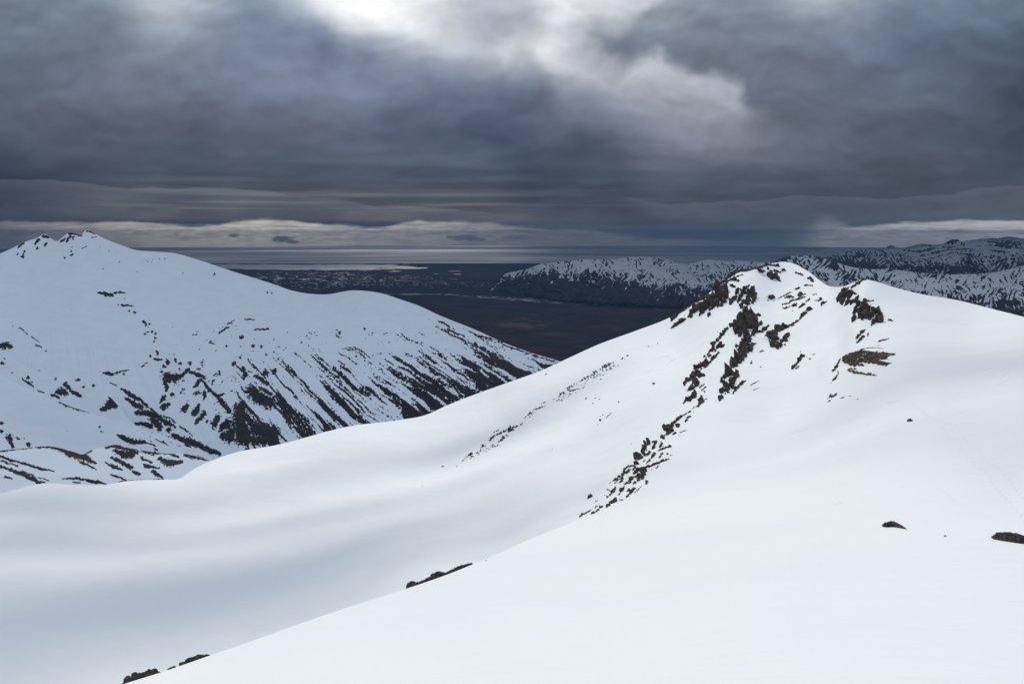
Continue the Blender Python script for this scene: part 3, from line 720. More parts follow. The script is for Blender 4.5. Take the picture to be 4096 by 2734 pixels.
class RockBuf:
    def __init__(s): s.V = []; s.F = []; s.n = 0
    def build(s, name, mat, label, cat, group=None, gapf=1.0):
        """link the rocks: blocks that touch make one mesh; separate ones become parts of one thing"""
        lo = np.array([v.min(0) for v in s.V]); hi = np.array([v.max(0) for v in s.V]); k = len(s.V)
        par = list(range(k))
        def find(a):
            while par[a] != a: par[a] = par[par[a]]; a = par[a]
            return a
        pad = 0.12*np.median(hi - lo)*gapf
        for i in range(k):
            t = np.where(np.all((lo[i] - pad <= hi[i+1:]) & (hi[i] + pad >= lo[i+1:]), axis=1))[0]
            for j in t: par[find(i)] = find(int(j) + i + 1)
        cl = {}
        for i in range(k): cl.setdefault(find(i), []).append(i)
        cl = sorted(cl.values(), key=lambda c: -sum(float(np.prod(hi[i]-lo[i])) for i in c))
        def mk(ids):
            V = []; F = []; n = 0
            for i in ids:
                V.append(s.V[i]); F.append(s.F0[i] + n); n += len(s.V[i])
            return np.concatenate(V), np.concatenate(F)
        if len(cl) == 1:
            V, F = mk(cl[0]); o = V.mean(0)
            return link(name, make_mesh(name, V - o, F, mat, smooth=False), label, cat, group, loc=Vector(o))
        allv = np.concatenate(s.V); o = np.array([*allv.mean(0)[:2], lo[:, 2].min()])
        root = link(name, None, label, cat, group, loc=Vector(o)); root.empty_display_size = .5
        for c in cl[:45]:
            V, F = mk(c); q = V.mean(0)
            link('block', make_mesh('block', V - q, F, mat, smooth=False), loc=Vector(q - o), parent=root)
        if len(cl) > 45:
            V, F = mk([i for c in cl[45:] for i in c]); q = V.mean(0)
            link('rubble', make_mesh('rubble', V - q, F, mat, smooth=False), loc=Vector(q - o), parent=root, kind='stuff')
        return root
    def add(s, pos, size, elong=(1, 1, 1), tilt=0.35, lean=None):
        V, F = LIB[RR.randint(len(LIB))]
        A = rotm((0, 0, 1), RR.uniform(0, 6.28))
        V2 = (V @ A.T)*np.array(elong)*size
        B = rotm((RR.normal(), RR.normal(), .2), RR.normal()*tilt)
        V2 = V2 @ B.T
        if lean is not None: V2 = V2 @ lean.T
        s.V.append(V2 + pos); s.F0 = getattr(s, 'F0', []) + [F]; s.n += len(V)
    def mesh(s, name, mat):
        V = np.concatenate(s.V); o = V.mean(0); n = 0; F = []
        for v, f in zip(s.V, s.F0): F.append(f + n); n += len(v)
        return make_mesh(name, V - o, np.concatenate(F), mat, smooth=False), o

LEANS = {'steep': rotm((0, 1, 0), -0.35), 'left': rotm((0, 1, 0), 0.55), 'none': None}
def outcrop(label, strokes, grain=9.0, mat=None, tall=1.35, lean='steep', dens=1.0, name='rock_outcrop', cat='rock outcrop', group=None, far=False, lift=0.38, flat_=False, spill=True):
    """strokes: lists of (px, py, half width px); grain = rough width of one block in px"""
    mat = mat or M_ROCK
    rb = RockBuf()
    L = LEANS[lean]
    strokes = [[(a, b, c*1.45) for a, b, c in S] for S in strokes]; grain *= 1.12
    for S in strokes:
        pts = []
        if len(S) == 1: pts = [S[0]]
        else:
            for a, b in zip(S[:-1], S[1:]):
                ln = math.hypot(b[0]-a[0], b[1]-a[1]); k = max(1, int(ln/max(2.5, 0.65*min(a[2], b[2]))))
                for i in range(k):
                    t = i/k; pts.append(tuple(a[j] + (b[j]-a[j])*t for j in range(3)))
            pts.append(S[-1])
        for (x, y, w) in pts:
            if dens < .9 and RR.rand() > dens*1.5: continue
            g = min(grain, w*0.9)
            cnt = max(1, int(dens*1.7*(w/g)**2*1.2 + RR.rand()))
            for i in range(cnt):
                r = w*math.sqrt(RR.rand())*(0.85 if w > g*1.3 else .35); th = RR.uniform(0, 6.283)
                qx, qy = x + r*math.cos(th), y + r*math.sin(th)
                h, dy = hit_near(qx, qy, far)
                if h is None: continue
                P = np.array(h[0]); mpp = P[1]/FOC
                s = g*RR.uniform(0.45, 1.0)*(1 - 0.35*(r/w))*mpp
                if RR.rand() < .2 and w > g*1.2: s *= 1.6
                elif RR.rand() < .25: s *= .6
                el = (RR.uniform(.7, 1.2), RR.uniform(.7, 1.2), tall*RR.uniform(.7, 1.3)) if not flat_ else (1.2, 1.2, .5)
                rb.add(P + np.array([0, 0, s*lift]), s, el, 0.3, L)
        # small debris around the edge of the stroke
        if spill:
            for (x, y, w) in pts[::2]:
                if RR.rand() < .3:
                    qx = x + RR.normal()*w*1.2; qy = y + RR.normal()*w*0.9
                    h = hit(qx, qy, far)
                    if h is None or h[3] > 1500: continue
                    P = np.array(h[0]); rb.add(P, RR.uniform(1.0, 2.4)*P[1]/FOC, (1.3, 1.0, .8), .4)
    return rb.build(name, mat, label, cat, group)

def tz(ox, oy, sc):
    return lambda *ss: [[(ox + a/sc, oy + b/sc, c/sc) for a, b, c in s] for s in ss]
q8 = tz(2500, 1030, 2.349); q5 = tz(3096, 900, 2.349); q7 = tz(2200, 1500, 2.474); q6 = tz(1600, 1350, 2.135); qR = tz(3100, 1400, 1.8153)
e1 = tz(1500, 2150, 3.915); e2 = tz(400, 2550, 3.915)

# --- crags of the far summit
outcrop('dark crest of rocks along the skyline just left of the far summit', q8(
    [(1440, 75, 12), (1350, 72, 10), (1260, 92, 9), (1150, 122, 12), (1060, 135, 14), (1000, 155, 22), (950, 200, 30), (905, 255, 32)], [(1440, 90, 16)], [(950, 240, 14), (1020, 190, 8), (1110, 160, 6)]), 8, tall=1.0)
outcrop('large dark brown buttress below the far summit, biggest crag on the skyline', q8(
    [(870, 290, 36), (900, 330, 46), (860, 350, 50), (950, 325, 30)], [(840, 400, 50), (890, 400, 50), (920, 420, 26)], [(790, 430, 36), (770, 470, 32), (730, 520, 20), (705, 545, 10)], [(830, 460, 26), (820, 485, 14)], [(880, 450, 14), (872, 468, 6)]), 13, tall=2.3)
outcrop('thin line of rocks down the left skyline of the ridge, its upper string', q8([(790, 350, 10), (740, 385, 16), (700, 400, 14), (620, 450, 10), (560, 495, 8), (500, 530, 12), (460, 572, 18), (435, 598, 8)]), 7, tall=1.3)
outcrop('broken rib of blocks just below the skyline string of rocks', q8([(690, 450, 20), (670, 490, 26), (650, 515, 14)], [(640, 500, 14), (620, 540, 22), (600, 560, 10)], [(570, 585, 10), (520, 605, 20), (480, 635, 16), (435, 665, 6)]), 9, tall=1.7)
outcrop('single upright block on snow under the big skyline buttress', q8([(790, 535, 16), (785, 555, 10)]), 9, tall=1.7, name='boulder', cat='boulder')
outcrop('small square crag high on the far summit dome, the left one', q8([(1280, 118, 22), (1320, 110, 22)]), 9, tall=1.4)
outcrop('pair of dark columnar blocks near the top of the far summit', q8([(1365, 175, 24), (1375, 200, 14)], [(1400, 165, 24), (1405, 190, 18)], [(1440, 205, 22), (1450, 220, 10)], [(1400, 130, 8), (1440, 135, 12)], [(1460, 140, 12), (1495, 120, 12)]), 10, tall=1.7)
outcrop('short row of small stones right of the far summit top', q8([(1600, 140, 7), (1640, 155, 9), (1680, 170, 5)]), 6, tall=1.0)
outcrop('small crag on the right shoulder of the far summit', q8([(1720, 198, 10), (1745, 200, 20), (1770, 228, 10)]), 8, tall=1.2)
outcrop('two little ledges beneath the right shoulder crag', q8([(1690, 262, 10), (1730, 262, 7), (1765, 268, 5)], [(1610, 295, 14), (1640, 285, 8)]), 7, tall=1.0)
outcrop('isolated rounded crag in the middle of the summit snowfield', q8([(1365, 370, 18), (1370, 385, 22), (1395, 375, 14)], [(1345, 405, 7)]), 10, tall=1.5)
outcrop('thin upper fang of the central rock rib', q8([(1165, 262, 8), (1130, 295, 16), (1110, 340, 20), (1080, 390, 16), (1058, 425, 9)]), 10, tall=1.8)
outcrop('tapering head of the central rock rib below the fang', q8([(1205, 295, 14), (1170, 350, 26), (1165, 400, 34), (1120, 440, 32), (1088, 480, 14)], [(1215, 395, 24), (1200, 430, 14)]), 11, tall=1.9)
outcrop('short black spur between the skyline buttress and the central rib', q8([(1060, 300, 16), (1050, 360, 18), (1015, 405, 24), (992, 440, 12)], [(990, 265, 9), (1030, 275, 14)], [(1030, 210, 18), (1065, 222, 10)]), 10, tall=1.6)
outcrop('main body of the central rock rib, tall dark tower with jagged blocks', q8([(1142, 475, 12), (1142, 540, 30), (1125, 610, 36), (1105, 660, 40), (1060, 700, 26), (1035, 722, 8)], [(1185, 500, 20), (1190, 530, 22)], [(1200, 580, 44), (1240, 570, 28)], [(1190, 640, 52), (1170, 690, 50), (1110, 700, 34)], [(1240, 640, 36), (1210, 720, 26)], [(1270, 550, 10), (1240, 545, 8)]), 13, tall=2.4)
outcrop('lower winding half of the central rock rib ending in a pointed foot', q8([(1110, 765, 34), (1105, 830, 26), (1080, 900, 28), (1050, 960, 32), (1005, 1030, 30), (980, 1100, 32), (945, 1160, 36), (940, 1210, 28)], [(1160, 760, 26), (1165, 820, 34), (1140, 880, 34), (1100, 950, 26), (1050, 1020, 26)], [(1060, 1100, 20), (1030, 1140, 26), (1000, 1190, 30), (1010, 1225, 16)], [(960, 1220, 24), (965, 1265, 14)], [(912, 1250, 22), (910, 1290, 34), (900, 1325, 22), (885, 1345, 8)], [(1050, 830, 20), (1045, 850, 8)], [(1200, 820, 12), (1230, 810, 6)]), 14, tall=1.9)
outcrop('right arm of blocks leaving the central rib', q8([(1350, 640, 7), (1310, 680, 18), (1285, 700, 14), (1240, 700, 16)], [(1330, 730, 8), (1315, 740, 6)]), 9, tall=1.4)
outcrop('short ledge at the right foot of the central rib, long narrow one', q8([(1130, 1160, 8), (1090, 1190, 14), (1050, 1230, 16), (1015, 1275, 10)]), 9, tall=1.4)
outcrop('left rock rib, its upper string of blocks', q8([(1090, 565, 5), (1050, 590, 6), (1000, 645, 14), (945, 680, 18), (935, 710, 14), (905, 740, 16), (870, 790, 18)]), 9, tall=1.7)
outcrop('left rock rib, its middle wall of stacked blocks', q8([(830, 820, 20), (830, 860, 28), (795, 900, 20), (775, 950, 28), (735, 1000, 30), (695, 1050, 34), (660, 1085, 26)], [(930, 825, 10), (900, 840, 24), (870, 850, 18)], [(880, 895, 8), (840, 940, 14), (800, 990, 14), (750, 1030, 20)], [(700, 1120, 22), (740, 1110, 14), (640, 1110, 18), (605, 1150, 18), (568, 1175, 20), (555, 1205, 7)]), 11, tall=1.6)
outcrop('left rock rib, its ragged lower crags', q8([(670, 1150, 26), (660, 1200, 30), (620, 1240, 20), (585, 1250, 10)], [(690, 1200, 18)], [(655, 1270, 20), (645, 1310, 26), (610, 1345, 22), (580, 1335, 16), (550, 1372, 8)], [(740, 1195, 8), (700, 1225, 6)], [(760, 1215, 5), (720, 1250, 7)], [(745, 1262, 12)]), 11, tall=1.6)
outcrop('rounded boulder above the flat topped block at the left rib foot', q8([(715, 1305, 14)]), 10, tall=1.2, name='boulder', cat='boulder')
outcrop('flat topped block at the foot of the left rock rib', q8([(700, 1350, 30), (710, 1370, 26), (685, 1400, 14)], [(655, 1405, 8), (635, 1418, 5)], [(770, 1325, 5), (745, 1340, 5)]), 16, tall=1.2)
outcrop('scattered brown ledges on the summit snowfield right of the central rib', q8([(1440, 385, 5), (1520, 345, 8), (1560, 325, 5)], [(1500, 378, 10), (1550, 372, 18)], [(1582, 377, 12)], [(1640, 350, 20), (1690, 345, 9)], [(1560, 410, 14), (1590, 400, 12), (1640, 390, 12), (1690, 372, 7)], [(1480, 440, 7), (1520, 435, 10), (1545, 430, 8)], [(1590, 455, 18), (1610, 440, 8)], [(1650, 462, 16), (1680, 440, 16), (1630, 478, 8)], [(1730, 400, 12), (1700, 415, 7)], [(1770, 350, 7), (1800, 345, 4)], [(1480, 470, 8), (1500, 485, 6)], [(1575, 500, 8)], [(1510, 480, 10), (1550, 460, 8)]), 8, tall=.9)
outcrop('dark rounded rock near the saddle, the left of two', q8([(1840, 392, 20), (1822, 410, 14)], [(1800, 400, 5), (1780, 408, 4)]), 12, tall=1.1)
outcrop('dark rounded rock near the saddle, the right of two', q8([(1865, 432, 20), (1845, 450, 10)], [(1890, 418, 7), (1905, 412, 3)]), 12, tall=1.1)
outcrop('long leaning slab at the head of the rib right of centre', q8([(1755, 482, 8), (1720, 500, 22), (1690, 525, 24), (1660, 560, 14), (1645, 580, 6)]), 15, tall=1.4)
outcrop('thin string of rocks between the leaning slab and the crag below it', q8([(1640, 585, 8), (1600, 612, 12), (1575, 635, 16), (1545, 640, 8)]), 7, tall=1.1)
outcrop('massive crag right of the central rib with two rounded towers', q8([(1525, 655, 14), (1480, 670, 22), (1440, 690, 26), (1410, 720, 28)], [(1395, 760, 34), (1400, 800, 38), (1395, 830, 24), (1420, 770, 30)], [(1470, 790, 26), (1455, 830, 24), (1435, 860, 12)], [(1545, 720, 14), (1520, 745, 18), (1500, 770, 20), (1515, 780, 18)], [(1505, 820, 12)], [(1415, 658, 6)]), 15, tall=1.9)
outcrop('narrow crag on open snow right of the massive crag', q8([(1690, 920, 6), (1665, 935, 20), (1640, 965, 20), (1610, 1005, 12), (1580, 1040, 18), (1570, 1052, 8)], [(1610, 1045, 9), (1635, 1020, 5)]), 9, tall=1.3)
outcrop('two small stones above right of the narrow crag on open snow', q8([(1772, 910, 9)], [(1740, 958, 10)], [(1650, 888, 6)]), 6, tall=1.0, spill=False)
outcrop('slanting pair of thin ledges low on the ridge snow', q8([(1180, 1200, 6), (1215, 1180, 7), (1258, 1158, 5)], [(1210, 1245, 5), (1265, 1218, 3)]), 6, tall=.8, spill=False)
outcrop('thin ledge of stones beside the middle of the central rib', q8([(1265, 885, 7), (1290, 878, 9), (1310, 876, 3)], [(1185, 995, 9), (1190, 970, 5)], [(1277, 1028, 7)]), 6, tall=.9, spill=False)
# --- knoll on the right
outcrop('mossy strip of rocks at the top of the right knoll', q8([(2265, 200, 6), (2240, 210, 16), (2190, 235, 20), (2160, 265, 16), (2130, 285, 12)]), 8, mat=M_MOSS, tall=.9)
outcrop('upper columnar cliff of the right knoll', q5([(700, 598, 8), (660, 615, 14), (640, 650, 26), (615, 700, 26), (600, 725, 10)], [(680, 640, 24), (720, 640, 14), (780, 650, 5)], [(650, 700, 30), (640, 740, 20)], [(700, 680, 30), (700, 730, 28), (670, 755, 14)], [(745, 720, 26), (730, 745, 14)]), 13, tall=1.7, lean='none')
outcrop('lower columnar cliff of the right knoll', q5([(770, 700, 22), (790, 740, 20), (765, 790, 26), (755, 840, 22), (755, 875, 20), (740, 910, 8)], [(850, 725, 22), (840, 770, 30), (830, 830, 34), (820, 880, 30)], [(940, 710, 5), (900, 715, 5), (870, 718, 6)], [(890, 780, 40), (880, 830, 36), (860, 880, 24)], [(930, 800, 28), (930, 840, 24), (900, 890, 14)], [(975, 785, 14), (980, 830, 20), (1010, 860, 12)], [(975, 870, 22), (990, 910, 22), (960, 900, 20), (930, 930, 16), (912, 943, 8)]), 14, tall=2.0, lean='none')
outcrop('small dark stones right of the lower knoll cliff', q5([(1075, 888, 6), (1095, 893, 14), (1112, 902, 7)]), 7, tall=.8)
outcrop('two short slanting crags below the knoll cliffs', q5([(855, 985, 6), (815, 1015, 16), (785, 1055, 14), (772, 1070, 6)], [(850, 1045, 10), (815, 1075, 16), (785, 1105, 9)], [(883, 1020, 8), (880, 1040, 7)], [(905, 990, 4)]), 8, tall=1.2)
outcrop('flat ledge of stones above the mossy patch', q5([(985, 1092, 14), (1020, 1085, 10), (1050, 1075, 8), (1080, 1066, 4)], [(970, 1133, 4), (990, 1131, 6)]), 7, tall=.6)
outcrop('steep narrow string of rocks left of the mossy patch', q5([(625, 1255, 5), (605, 1295, 12), (590, 1330, 14), (570, 1360, 16), (552, 1378, 7)], [(600, 1378, 7), (605, 1400, 5)], [(590, 1415, 9), (575, 1445, 14), (555, 1465, 9)], [(535, 1482, 4)]), 8, tall=1.0)
outcrop('low dark stones on the crest below the mossy patch', qR([(445, 322, 8), (415, 333, 14), (390, 345, 6)], [(400, 368, 9), (385, 375, 6)], [(383, 357, 4)], [(480, 347, 5), (500, 343, 6)], [(530, 334, 3), (555, 334, 3)], [(600, 357, 5)]), 6, mat=M_ROCK, tall=.6)
outcrop('small clump of dark rocks alone on the right snowfield', qR([(965, 516, 9), (980, 512, 12), (1000, 516, 12)]), 8, tall=.8, spill=False)
# the mossy patch: a low sheet of gravel and moss, many small clumps
def patch(label, polys, strokes, count, grain, name='moss_patch', cat='moss patch'):
    rb = RockBuf()
    for poly in polys:
        P = [(3096 + a/2.349, 900 + b/2.349) for a, b in poly]
        xs = [p[0] for p in P]; ys = [p[1] for p in P]; k = 0; tries = 0
        while k < count and tries < count*20:
            tries += 1
            x = RR.uniform(min(xs), max(xs)); y = RR.uniform(min(ys), max(ys))
            if poly_sd(np.array(x), np.array(y), P) > 1.5*RR.normal() - .5: continue
            h = hit(x, y)
            if h is None: continue
            p = np.array(h[0]); s = grain*RR.uniform(.5, 1.1)*p[1]/FOC
            rb.add(p + np.array([0, 0, 0.05*s]), s, (1.8, 1.5, .42), .12); k += 1
    for S in strokes:
        for a, b in zip(S[:-1], S[1:]):
            ln = math.hypot(b[0]-a[0], b[1]-a[1])
            for i in range(int(ln*1.1) + 1):
                t = RR.rand(); x = a[0]+(b[0]-a[0])*t; y = a[1]+(b[1]-a[1])*t; w = a[2]+(b[2]-a[2])*t
                x += RR.normal()*w*.5; y += RR.normal()*w*.35
                h = hit(x, y)
                if h is None: continue
                p = np.array(h[0]); s = min(grain, w)*RR.uniform(.5, 1.1)*p[1]/FOC
                rb.add(p, s, (1.7, 1.3, .5), .15)
    me, o = rb.mesh(name, M_MOSS)
    link(name, me, label, cat, loc=Vector(o))
patch('broad flat patch of olive brown moss and gravel on the ridge crest', [[(650, 1240), (730, 1198), (820, 1172), (900, 1185), (1000, 1190), (1150, 1215), (1060, 1238), (1075, 1262), (960, 1262), (1095, 1297), (1050, 1320), (940, 1300), (850, 1290), (800, 1290), (790, 1310), (760, 1335), (700, 1300), (655, 1285)]], [], 1150, 5.2)
patch('thin curved moss strip along the upper edge of the broad mossy patch', [], q5([(820, 1168, 7), (870, 1155, 6), (930, 1150, 5), (1020, 1157, 4)]), 0, 4)
patch('smaller tapering moss patch just below the broad one', [], q5([(700, 1360, 12), (740, 1370, 22), (790, 1382, 18), (830, 1395, 10), (870, 1400, 10), (900, 1398, 16), (940, 1408, 9), (970, 1408, 4)], [(720, 1350, 10), (780, 1350, 6)]), 0, 5)
outcrop('dark hump of rock on the lower edge of the broad mossy patch', q5([(800, 1318, 12), (825, 1315, 14), (845, 1326, 7)]), 9, tall=.7, spill=False)
# --- crags falling from the crest in the middle
outcrop('round topped boulder pile at the head of the lower crag', q7([(1395, 358, 10), (1350, 385, 8), (1310, 405, 8), (1275, 430, 22), (1240, 465, 18), (1210, 490, 16)], [(1420, 370, 5)], [(1380, 415, 14), (1350, 450, 14), (1340, 465, 8)]), 12, tall=1.2)
outcrop('big rounded boulder leaning out of the lower crag, the largest block there', q7([(1165, 525, 34), (1160, 550, 30)]), 36, tall=1.25, name='boulder', cat='boulder', dens=2.4, spill=False)
outcrop('reddish block right behind the big rounded boulder', q7([(1262, 512, 24)]), 22, tall=1.1, name='boulder', cat='boulder', dens=2, spill=False)
outcrop('ledge of rubble around the big rounded boulder', q7([(1200, 500, 16), (1215, 545, 22), (1180, 580, 18), (1140, 595, 16)], [(1240, 575, 12), (1215, 590, 8)], [(1290, 570, 6), (1320, 555, 6), (1355, 545, 3)], [(1280, 598, 6)], [(1110, 615, 22), (1130, 632, 12)]), 10, tall=1.1)
outcrop('slender dark wall in the middle of the lower crag', q7([(965, 655, 18), (985, 680, 24), (945, 690, 20), (930, 735, 20), (925, 770, 22)], [(940, 795, 16)], [(895, 790, 24), (870, 830, 34), (845, 870, 26), (870, 880, 22)], [(840, 905, 16), (850, 920, 10)]), 18, tall=2.2)
outcrop('pair of short dark ribs right of the slender wall', q7([(1010, 662, 6), (1050, 660, 16), (1040, 695, 22), (1020, 725, 18)], [(1105, 670, 14), (1100, 700, 16), (1088, 718, 8)], [(1140, 645, 5)]), 11, tall=1.4)
outcrop('slanting rows of blocks on the right side of the lower crag', q7([(985, 770, 20), (960, 800, 8)], [(1040, 775, 16), (1000, 820, 20), (985, 845, 16), (955, 875, 6)], [(1190, 712, 18)], [(1150, 720, 14), (1110, 735, 12), (1075, 748, 8)], [(1110, 780, 20), (1090, 805, 12), (1078, 820, 6)], [(1160, 778, 12)], [(1190, 795, 6), (1210, 790, 3)], [(925, 855, 7), (945, 840, 5)], [(955, 750, 8)]), 10, tall=1.2)
outcrop('long ledge running right from the foot of the slender wall', q7([(1180, 828, 6), (1130, 848, 14), (1080, 868, 18), (1030, 890, 18), (980, 905, 20), (950, 920, 14)], [(1050, 920, 10), (1075, 900, 8)], [(1005, 935, 6)]), 10, tall=1.0)
outcrop('pointed slab with a shaded snow hollow at its right', q7([(930, 940, 24), (925, 985, 26), (920, 1020, 22)], [(885, 1010, 20), (875, 1040, 22)]), 26, tall=1.7, dens=1.6, spill=False)
outcrop('wide field of broken blocks at the bottom of the lower crag', q7([(820, 900, 12), (770, 910, 16), (730, 945, 14), (720, 975, 12)], [(790, 935, 14), (760, 965, 20), (700, 1000, 14), (655, 1030, 20), (625, 1050, 10)], [(850, 945, 26), (830, 975, 20), (890, 935, 20)], [(860, 1010, 14), (820, 1010, 14), (790, 1050, 26), (740, 1080, 14)], [(720, 1035, 16), (690, 1070, 14)], [(845, 1065, 16), (825, 1080, 10)], [(735, 1110, 12), (700, 1150, 22), (680, 1190, 18)], [(650, 1110, 16), (630, 1150, 22), (600, 1180, 14), (565, 1205, 14)], [(595, 1145, 8), (570, 1130, 10)], [(545, 1188, 10)], [(785, 1130, 12), (765, 1150, 8)], [(720, 1000, 8), (640, 1070, 6)], [(590, 1070, 6), (605, 1055, 4)]), 9, tall=1.1, dens=.8)
outcrop('sharp pyramid shaped boulder below the pointed slab', q7([(955, 1060, 17), (952, 1075, 13)]), 18, tall=1.3, name='boulder', cat='boulder', dens=2, spill=False)
outcrop('row of blocks under the broken field, the right end of the lower edge', q7([(840, 1125, 16), (810, 1155, 20), (780, 1185, 12), (755, 1210, 12)], [(860, 1130, 6)], [(905, 1100, 5), (870, 1135, 5), (840, 1165, 5)]), 10, tall=1.1)
outcrop('dark ledge with a pointed top in the middle of the lower edge', q7([(650, 1225, 14), (640, 1250, 26), (600, 1270, 20), (570, 1295, 18), (558, 1312, 6)], [(690, 1232, 5), (720, 1238, 9)]), 13, tall=1.1)
outcrop('smooth ledge next left along the lower edge', q7([(525, 1292, 10), (495, 1315, 18), (475, 1335, 18), (435, 1360, 14), (408, 1375, 6)]), 13, tall=.9)
outcrop('last thin ledge at the left tip of the lower edge', q7([(405, 1335, 6), (370, 1357, 9), (320, 1382, 16), (290, 1402, 7)], [(470, 1292, 6), (445, 1312, 8)]), 10, tall=.8)
outcrop('lone square block left of the broken field', q7([(392, 1210, 20), (410, 1200, 18)]), 20, tall=1.15, name='boulder', cat='boulder', dens=2.2, spill=False)
outcrop('small flat stones between the square block and the lower edge', q7([(455, 1248, 7), (475, 1242, 4)], [(447, 1257, 5)], [(433, 1218, 4)]), 5, tall=.7, spill=False)
# --- stones strewn in lines down the bowl
def stones(label, group, items, name='stone', cat='stone', mat=None):
    for (x, y, w) in items:
        h = hit(x, y)
        if h is None or h[3] > 1500: continue
        rb = RockBuf(); p = np.array(h[0]); m = p[1]/FOC
        rb.add(p + np.array([0, 0, w*m*.15]), w*m, (RR.uniform(.9, 1.5), 1, RR.uniform(.6, .95)), .25)
        me, o = rb.mesh(name, mat or M_ROCK)
        link(name, me, label, cat, group, loc=Vector(o))
def along(pts, n, spread, wmin, wmax, seed):
    rg = np.random.RandomState(seed); out = []
    P = np.array(pts, float); seg = np.hypot(*(P[1:] - P[:-1]).T); cum = np.concatenate([[0], np.cumsum(seg)])
    for i in range(n):
        t = rg.rand()*cum[-1]; k = min(np.searchsorted(cum, t, side='right')-1, len(seg)-1); f = (t - cum[k])/seg[k]
        q = P[k]*(1-f) + P[k+1]*f
        out.append((q[0] + rg.normal()*spread, q[1] + abs(rg.normal())*spread*0.8, wmin + (wmax-wmin)*rg.rand()**2.5))
    return [(1600 + a/2.135, 1350 + b/2.135, c/2.135) for a, b, c in out]
outcrop('upper dark string of stones crossing the bowl, densest at its top', q6([(1825, 212, 6), (1765, 240, 13), (1720, 265, 14), (1660, 305, 13), (1600, 345, 14), (1540, 378, 9)], [(1500, 400, 12), (1460, 420, 10), (1430, 440, 12)], [(1520, 440, 10), (1450, 460, 8)], [(1400, 480, 14), (1360, 505, 9)], [(1900, 180, 8), (1880, 187, 5)]), 4.6, tall=.9, dens=.5)
outcrop('middle dark string of stones crossing the bowl', q6([(1210, 565, 9), (1245, 550, 5)], [(1235, 585, 6), (1150, 618, 9), (1110, 650, 10), (1060, 688, 4)], [(1140, 620, 9)]), 4.2, tall=.9, dens=.5)
outcrop('lower knot of dark blocks with one tall rock in the bowl', q6([(1035, 745, 7), (985, 765, 12), (940, 790, 16), (935, 800, 14)], [(905, 835, 14), (875, 870, 15), (850, 890, 8)], [(905, 795, 12), (860, 815, 12), (810, 840, 10), (770, 875, 12)], [(840, 790, 8), (800, 810, 5)]), 6.5, tall=1.3, dens=.5)
outcrop('lowest knot of stones at the left end of the bowl strings', q6([(720, 920, 10), (690, 945, 8)], [(680, 975, 16), (660, 985, 10)], [(830, 920, 7), (780, 935, 10)], [(740, 975, 8)], [(620, 990, 10), (590, 1010, 9), (635, 1018, 8)], [(555, 1028, 5)]), 4.6, tall=.9, dens=.5)
outcrop('little cluster of stones right of the bowl strings', q6([(1715, 670, 9), (1735, 658, 9)], [(1712, 708, 9), (1705, 720, 8)], [(1685, 745, 8)], [(1755, 690, 6), (1810, 640, 4)]), 4.2, tall=1.0, dens=.5)
stones('small dark stone strewn among the upper string of stones in the bowl', 'loose stones of the upper string in the bowl', along([(1830, 230), (1700, 300), (1560, 400), (1440, 480), (1320, 540)], 105, 20, 2.2, 9.5, 1))
stones('small dark stone strewn between the middle strings of the bowl', 'loose stones of the middle strings in the bowl', along([(1240, 570), (1100, 660), (1000, 760), (850, 800), (750, 850)], 60, 17, 2.2, 8.5, 2))
stones('small dark stone strewn about the lowest string of the bowl', 'loose stones of the lowest string in the bowl', along([(860, 900), (760, 930), (680, 960), (600, 1010), (540, 1040)], 55, 17, 2.2, 9, 3))
stones('tiny stone sprinkled on the snow right of the strings', 'stones right of the strings in the bowl', along([(1860, 560), (1780, 640), (1700, 720)], 16, 14, 1.6, 5, 4))
one = lambda lab, x, y, w, nm='boulder': stones(lab, None, [(1600 + x/2.135, 1350 + y/2.135, w/2.135)], nm, nm)
one('lone dark boulder on open snow halfway between the bowl stones and the left rib', 2170, 395, 14)
one('dome shaped stone at the top end of the upper string', 1945, 156, 10)
one('flat stone below the top end of the upper string', 1862, 240, 7, 'stone')
one('dark stone on snow right of the upper string', 1715, 356, 9, 'stone')
one('pointed stone below the upper string, the left of a row of three', 1590, 521, 10, 'stone')
one('middle stone in the row of three below the upper string', 1668, 518, 8, 'stone')
one('right stone in the row of three below the upper string', 1705, 527, 6, 'stone')
one('stone just under the row of three', 1652, 560, 7, 'stone')
one('slanting stone at the top of the sprinkled line', 1868, 550, 9, 'stone')
one('tiny stone at the lower end of a long track in the snow', 1300, 956, 6, 'stone')
one('flat stone low in the bowl, left of the lowest string', 367, 1100, 13, 'stone')
one('small stone between the flat low stone and the lowest string', 485, 1101, 6, 'stone')
one('single stone on the bright slope above the strings', 1247, 313, 9, 'stone')
one('stone left of the lower crag on open snow', 1975, 912, 7, 'stone')
one('small stone high on the slope beneath the skyline', 2200, 52, 7, 'stone')
one('thin stone left of the one beneath the skyline', 2122, 77, 7, 'stone')
one('tiny stone near the bottom of the bowl', 190, 1266, 5, 'stone')

